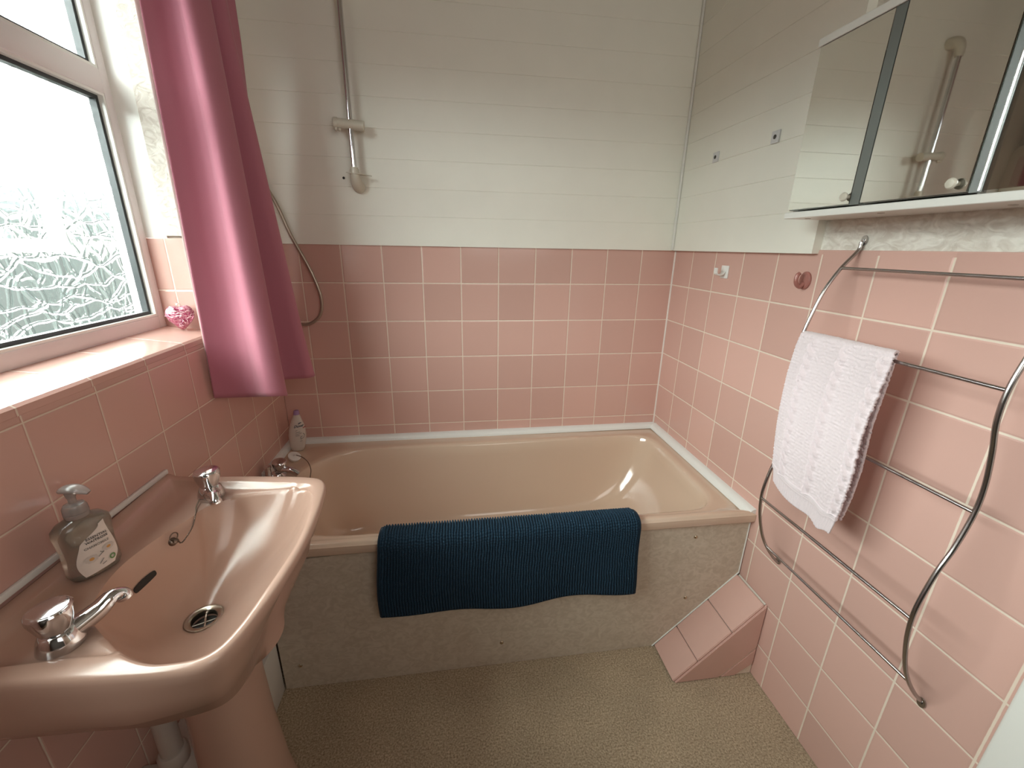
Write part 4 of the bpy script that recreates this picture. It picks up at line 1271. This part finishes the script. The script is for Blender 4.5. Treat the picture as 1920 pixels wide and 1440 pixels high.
g = bmesh.new(); box(g, CX - 0.0012, CX + 0.003, -0.9425, -0.9205, CB + 0.018, CT - 0.018)
finish('door_strip', g, plain('grey_strip', (0.20, 0.22, 0.21), 0.3, metal=0.5), cab, smooth=False)
g = bmesh.new(); box(g, CX - 0.0018, CX + 0.003, -1.1580, -1.1400, CB + 0.018, CT - 0.018)
finish('door_strip', g, plain('grey_strip_pale', (0.26, 0.28, 0.27), 0.3, metal=0.5), cab, smooth=False)
g = bmesh.new(); tube(g, [(CX - 0.003, -1.1545, CB + 0.020), (CX - 0.003, -1.1545, CT - 0.018)], 0.0022, 10)
finish('edge_strip', g, M['chrome'], cab)['label'] = 'bright chrome edge'
g = bmesh.new(); box(g, CX - 0.0010, CX + 0.0035, CY0 + 0.004, -1.1590, CB + 0.0205, CT - 0.0175)
finish('glass_door', g, M['smoked'], cab, smooth=False)['label'] = 'dark smoked glass door'
g = bmesh.new(); box(g, -0.0068, -0.0042, CY0 + 0.016, -1.152, CB + 0.0147, CT - 0.0167)  # dark sheet added behind the glass so the compartment looks dim
finish('dim_backing', g, plain('dim_backing_brown', (0.20, 0.155, 0.12), 0.6), cab, smooth=False)['label'] = 'brown backing added to darken the compartment'
# bottle inside
BB = Vector((-0.062, -1.190, CB + 0.0150))
bt_ = thing('toiletry_bottle', 'cream toiletry bottle with black cap behind the dark cabinet door', 'bottle', BB)
def bring2(hw, hd, z, n=32, ex=2.3):
    return [BB + Vector((hd * (abs(math.cos(2 * PI * k / n)) ** (2 / ex)) * (1 if math.cos(2 * PI * k / n) >= 0 else -1), hw * (abs(math.sin(2 * PI * k / n)) ** (2 / ex)) * (1 if math.sin(2 * PI * k / n) >= 0 else -1), z)) for k in range(n)]
g = bmesh.new(); loft(g, [bring2(0.044, 0.026, 0.0), bring2(0.047, 0.028, 0.006), bring2(0.046, 0.028, 0.030), bring2(0.046, 0.027, 0.050), bring2(0.044, 0.026, 0.060), bring2(0.040, 0.024, 0.067), bring2(0.036, 0.022, 0.070)])
finish('bottle_body', g, M['bottle_cream'], bt_, angle=60)
g = bmesh.new(); lathe(g, [(0.0365, 0.0705), (0.0385, 0.072), (0.0385, 0.084), (0.0340, 0.086), (0.0340, 0.116), (0.0310, 0.120)], BB, n=60, fn=lambda r, a, h: r * (1 + 0.02 * math.cos(30 * a)))
for v in g.verts: v.co.x = BB.x + (v.co.x - BB.x) * 0.68
finish('cap', g, M['bottle_cap'], bt_, angle=50)
g = bmesh.new(); grid = []
for i in range(9):
    z = 0.010 + 0.042 * i / 8; hd = 0.0285 - 0.0022 * smooth01((z - 0.03) / 0.03)
    grid.append([BB + Vector((-hd * (1 - min(0.99, abs(u / 0.046)) ** 2.3) ** (1 / 2.3) - 0.0006, u, z)) for u in [-0.030 + 0.050 * j / 10 for j in range(11)]])
sheet(g, grid, 0.0004)
finish('label', g, M['rose_print'], bt_, angle=60)['label'] = 'rose pink label'

# ================================================================== SMALL THINGS ON THE RIGHT WALL
for (y, z), lbl in (((-0.2345, 1.661), 'small square white wall plate with screw, nearer the room corner'), ((-0.5245, 1.662), 'small square white wall plate with screw, nearer the mirror cabinet')):
    t = thing('wall_plate', lbl, 'wall plate', (-0.0201, y, z), 'square plates on the white boards')
    g = bmesh.new(); box(g, -0.0255, -0.0202, y - 0.0155, y + 0.0155, z - 0.0165, z + 0.0165, 0.0015, 2)
    finish('plate', g, plain('grey_white_plate', (0.66, 0.66, 0.66), 0.35), t)
    g = bmesh.new(); lathe(g, [(0.0060, 0), (0.0058, 0.0014), (0.0035, 0.0024), (0.0001, 0.0026)], (-0.0255, y, z), (-1, 0, 0), 18)
    finish('screw', g, plain('dark_screw', (0.10, 0.095, 0.09), 0.3, metal=0.8), t)
hk = thing('adhesive_hook', 'square white adhesive hook on the top row of pink tiles', 'hook', (0, -0.36, 1.256))
g = bmesh.new(); box(g, -0.0040, -0.0002, -0.3835, -0.3425, 1.2545, 1.2980, 0.0015, 2)
finish('plate', g, M['white_plastic'], hk)
g = bmesh.new(); grid = []
for p in catmull([(-0.0045, 0, 1.276), (-0.012, 0, 1.268), (-0.024, 0, 1.264), (-0.034, 0, 1.267), (-0.038, 0, 1.275), (-0.0385, 0, 1.290)], 6):
    grid.append([Vector((p.x, -0.372, p.z)), Vector((p.x, -0.366, p.z)), Vector((p.x, -0.360, p.z)), Vector((p.x, -0.354, p.z))])
sheet(g, grid, 0.0035)
finish('hook_arm', g, M['white_plastic'], hk)
hk = thing('wall_hook', 'round dusky pink hook stuck on the pink tiles beside the towel rail', 'hook', (0, -0.72, 1.255))
g = bmesh.new(); lathe(g, [(0.0185, 0), (0.0185, 0.004), (0.016, 0.007), (0.0001, 0.0085)], (-0.0004, -0.722, 1.274), (-1, 0, 0), 28)
for v in g.verts: v.co.z = 1.274 + (v.co.z - 1.274) * 1.28
finish('plate', g, M['pink_plastic'], hk)
g = bmesh.new(); tube(g, catmull([(-0.006, -0.722, 1.266), (-0.016, -0.722, 1.258), (-0.026, -0.722, 1.263), (-0.031, -0.722, 1.275), (-0.029, -0.722, 1.288), (-0.024, -0.722, 1.293)], 6), [0.0065] * 8 + [0.0055] * 18 + [0.0050] * 5, 12)
finish('hook_arm', g, M['pink_plastic'], hk)

# ================================================================== TOWEL RAIL
tr_ = thing('towel_rail', 'wavy chrome wire towel rail with five bars screwed to the pink tiles', 'towel rail', (-0.01, -1.067, 0.44))
SP = [(0.0, 1.372), (-0.004, 1.352), (-0.037, 1.313), (-0.066, 1.264), (-0.084, 1.212), (-0.0985, 1.150), (-0.0965, 1.095), (-0.080, 1.037), (-0.067, 0.976), (-0.065, 0.920), (-0.077, 0.851), (-0.095, 0.796),
      (-0.107, 0.734), (-0.109, 0.690), (-0.101, 0.635), (-0.081, 0.570), (-0.057, 0.522), (-0.029, 0.483), (-0.006, 0.458)]
for y in (-0.862, -1.272):
    pts = catmull([(x - 0.004, y, z) for x, z in SP], 8)
    g = bmesh.new(); tube(g, pts, 0.0042, 12)
    finish('side_wire', g, M['steel'], tr_)
for x, z in ((-0.037, 1.313), (-0.0985, 1.147), (-0.065, 0.921), (-0.109, 0.689), (-0.055, 0.519)):
    g = bmesh.new(); tube(g, [(x - 0.004, -0.862, z), (x - 0.004, -1.06, z), (x - 0.004, -1.272, z)], 0.0036, 10)
    finish('bar', g, M['steel'], tr_)
for y, z, xw in ((-0.862, 1.372, 0.004), (-1.272, 1.372, 0.004), (-0.858, 0.462, 0.0), (-1.272, 0.452, 0.0)):
    g = bmesh.new()
    s_ = 1 if z > 1 else -1
    lathe(g, [(0.0085, 0.0003), (0.0088, 0.001), (0.0085, 0.003), (0.003, 0.0032), (0.0028, 0.0055), (0.0001, 0.0062)], (xw, y, z + s_ * 0.004), (-1, 0, 0), 18)
    for v in g.verts: v.co.z = z + s_ * 0.004 + (v.co.z - z - s_ * 0.004) * 1.35
    finish('fixing_lug', g, M['steel'], tr_)

# ================================================================== HAND TOWEL
tw = thing('hand_towel', 'pale pink cable textured hand towel folded over the second rail bar', 'towel', (-0.11, -0.98, 0.72))
# edges of the front fall on the plane x=-.118: (y, z) from bar to hem
Lp = [(-0.872, 1.156), (-0.868, 1.130), (-0.867, 1.055), (-0.874, 0.928), (-0.884, 0.816), (-0.893, 0.764)]
Rp = [(-1.101, 1.160), (-1.100, 1.135), (-1.097, 1.085), (-1.091, 1.002), (-1.094, 0.895), (-1.090, 0.826), (-1.083, 0.774), (-1.073, 0.729)]
def along(poly, t):
    pts = [Vector((0, a, b)) for a, b in poly]
    ls = [0]
    for a, b in zip(pts, pts[1:]): ls.append(ls[-1] + (b - a).length)
    d = t * ls[-1]
    for i in range(len(pts) - 1):
        if d <= ls[i + 1] + 1e-9:
            return pts[i].lerp(pts[i + 1], (d - ls[i]) / max(1e-9, ls[i + 1] - ls[i]))
    return pts[-1]
def cable(u, v):
    """raised plaits running down the towel, plus the ribbed border"""
    h = 0.0
    for cu, ph in ((0.20, 0.0), (0.56, 0.8), (0.93, 0.3)):
        d = (u - cu) / 0.052
        if abs(d) < 1.5:
            s = v * 46 + ph
            a = math.sin(s); w1 = math.exp(-((d - 0.45 * a) / 0.42) ** 2); w2 = math.exp(-((d + 0.45 * a) / 0.42) ** 2)
            h = max(h, (0.62 + 0.38 * math.cos(s)) * w1, (0.62 - 0.38 * math.cos(s)) * w2)
    return h
NV, NU = 190, 120
bar = Vector((-0.1025, 0, 1.147))
def towel_face(front):
    rows = []
    for i in range(NV + 1):
        v = i / NV
        row = []
        for j in range(NU + 1):
            u = j / NU
            vv = v if front else v * 0.94
            a, b = along(Lp, vv), along(Rp, vv)
            p = a.lerp(b, u)
            if not front: p.y += 0.006 + 0.010 * u; 
            border = smooth01((v - 0.875) / 0.004)
            # hem line dips between the edges
            p.z += -0.012 * smooth01((v - 0.6) / 0.4) * math.sin(PI * min(1, u * 1.35)) * (1 if u < 0.74 else 0.7) + (0.016 * smooth01((v - 0.6) / 0.4) * math.exp(-((u - 0.80) / 0.10) ** 2) * -1)
            if front:
                x = -0.118 - 0.010 * math.sin(PI * v) - 0.006 * math.sin(u * 5 + 0.6) * v
                h = cable(u, v) * (1 - border) * 0.0120 * smooth01(v / 0.03)
                fluff = 0.0016 * noise.noise((u * 34, v * 75, 0)) + 0.0014 * noise.noise((u * 40, v * 190, 5)) + 0.0006 * math.sin(v * 330 + 3 * noise.noise((u * 9, v * 6, 1)))
                h += fluff * (1 - border)
                h += border * (0.0016 * abs(math.sin(u * PI * 27)) - 0.003) * smooth01((v - 0.905) / 0.01) - 0.0012 * math.exp(-((v - 0.89) / 0.006) ** 2)
                x -= h
            else:
                x = -0.084 + 0.012 * v + 0.004 * math.sin(u * 5)
                x += 0.0022 * noise.noise((u * 34, v * 75, 9)) + 0.004 * cable(u, v)
            row.append(Vector((x, p.y, p.z)))
        rows.append(row)
    return rows
F_ = towel_face(True); B_ = towel_face(False)
# fold over the bar joins the two falls
fold = []
NFL = 9
for k in range(1, NFL):
    a = PI * k / NFL
    row = []
    for j in range(NU + 1):
        f, b = F_[0][j], B_[0][j]
        c = (f + b) / 2; r = abs(f.x - b.x) / 2
        row.append(Vector((c.x + r * math.cos(a), b.y + (f.y - b.y) * k / NFL, max(f.z, b.z) + 0.008 * math.sin(a) + 0.0015 * noise.noise((j * 0.3, k * 0.8, 2)))))
    fold.append(row)
allrows = B_[::-1] + fold + F_
bm = bmesh.new(); sheet(bm, allrows, 0.006)
finish('terry_cloth', bm, M['towel'], tw, angle=180)
g = bmesh.new()
# plain woven band above the ribbed hem
i0 = int(NV * 0.872)
band = [[F_[i][j] + Vector((-0.0012, 0, 0)) for j in range(0, NU + 1, 2)] for i in range(i0, int(NV * 0.905))]
sheet(g, band, 0.0012)
finish('woven_band', g, fabric_mat('woven_band_cloth', (0.84, 0.74, 0.77), scale=1500, bump=0.3), tw, angle=180)
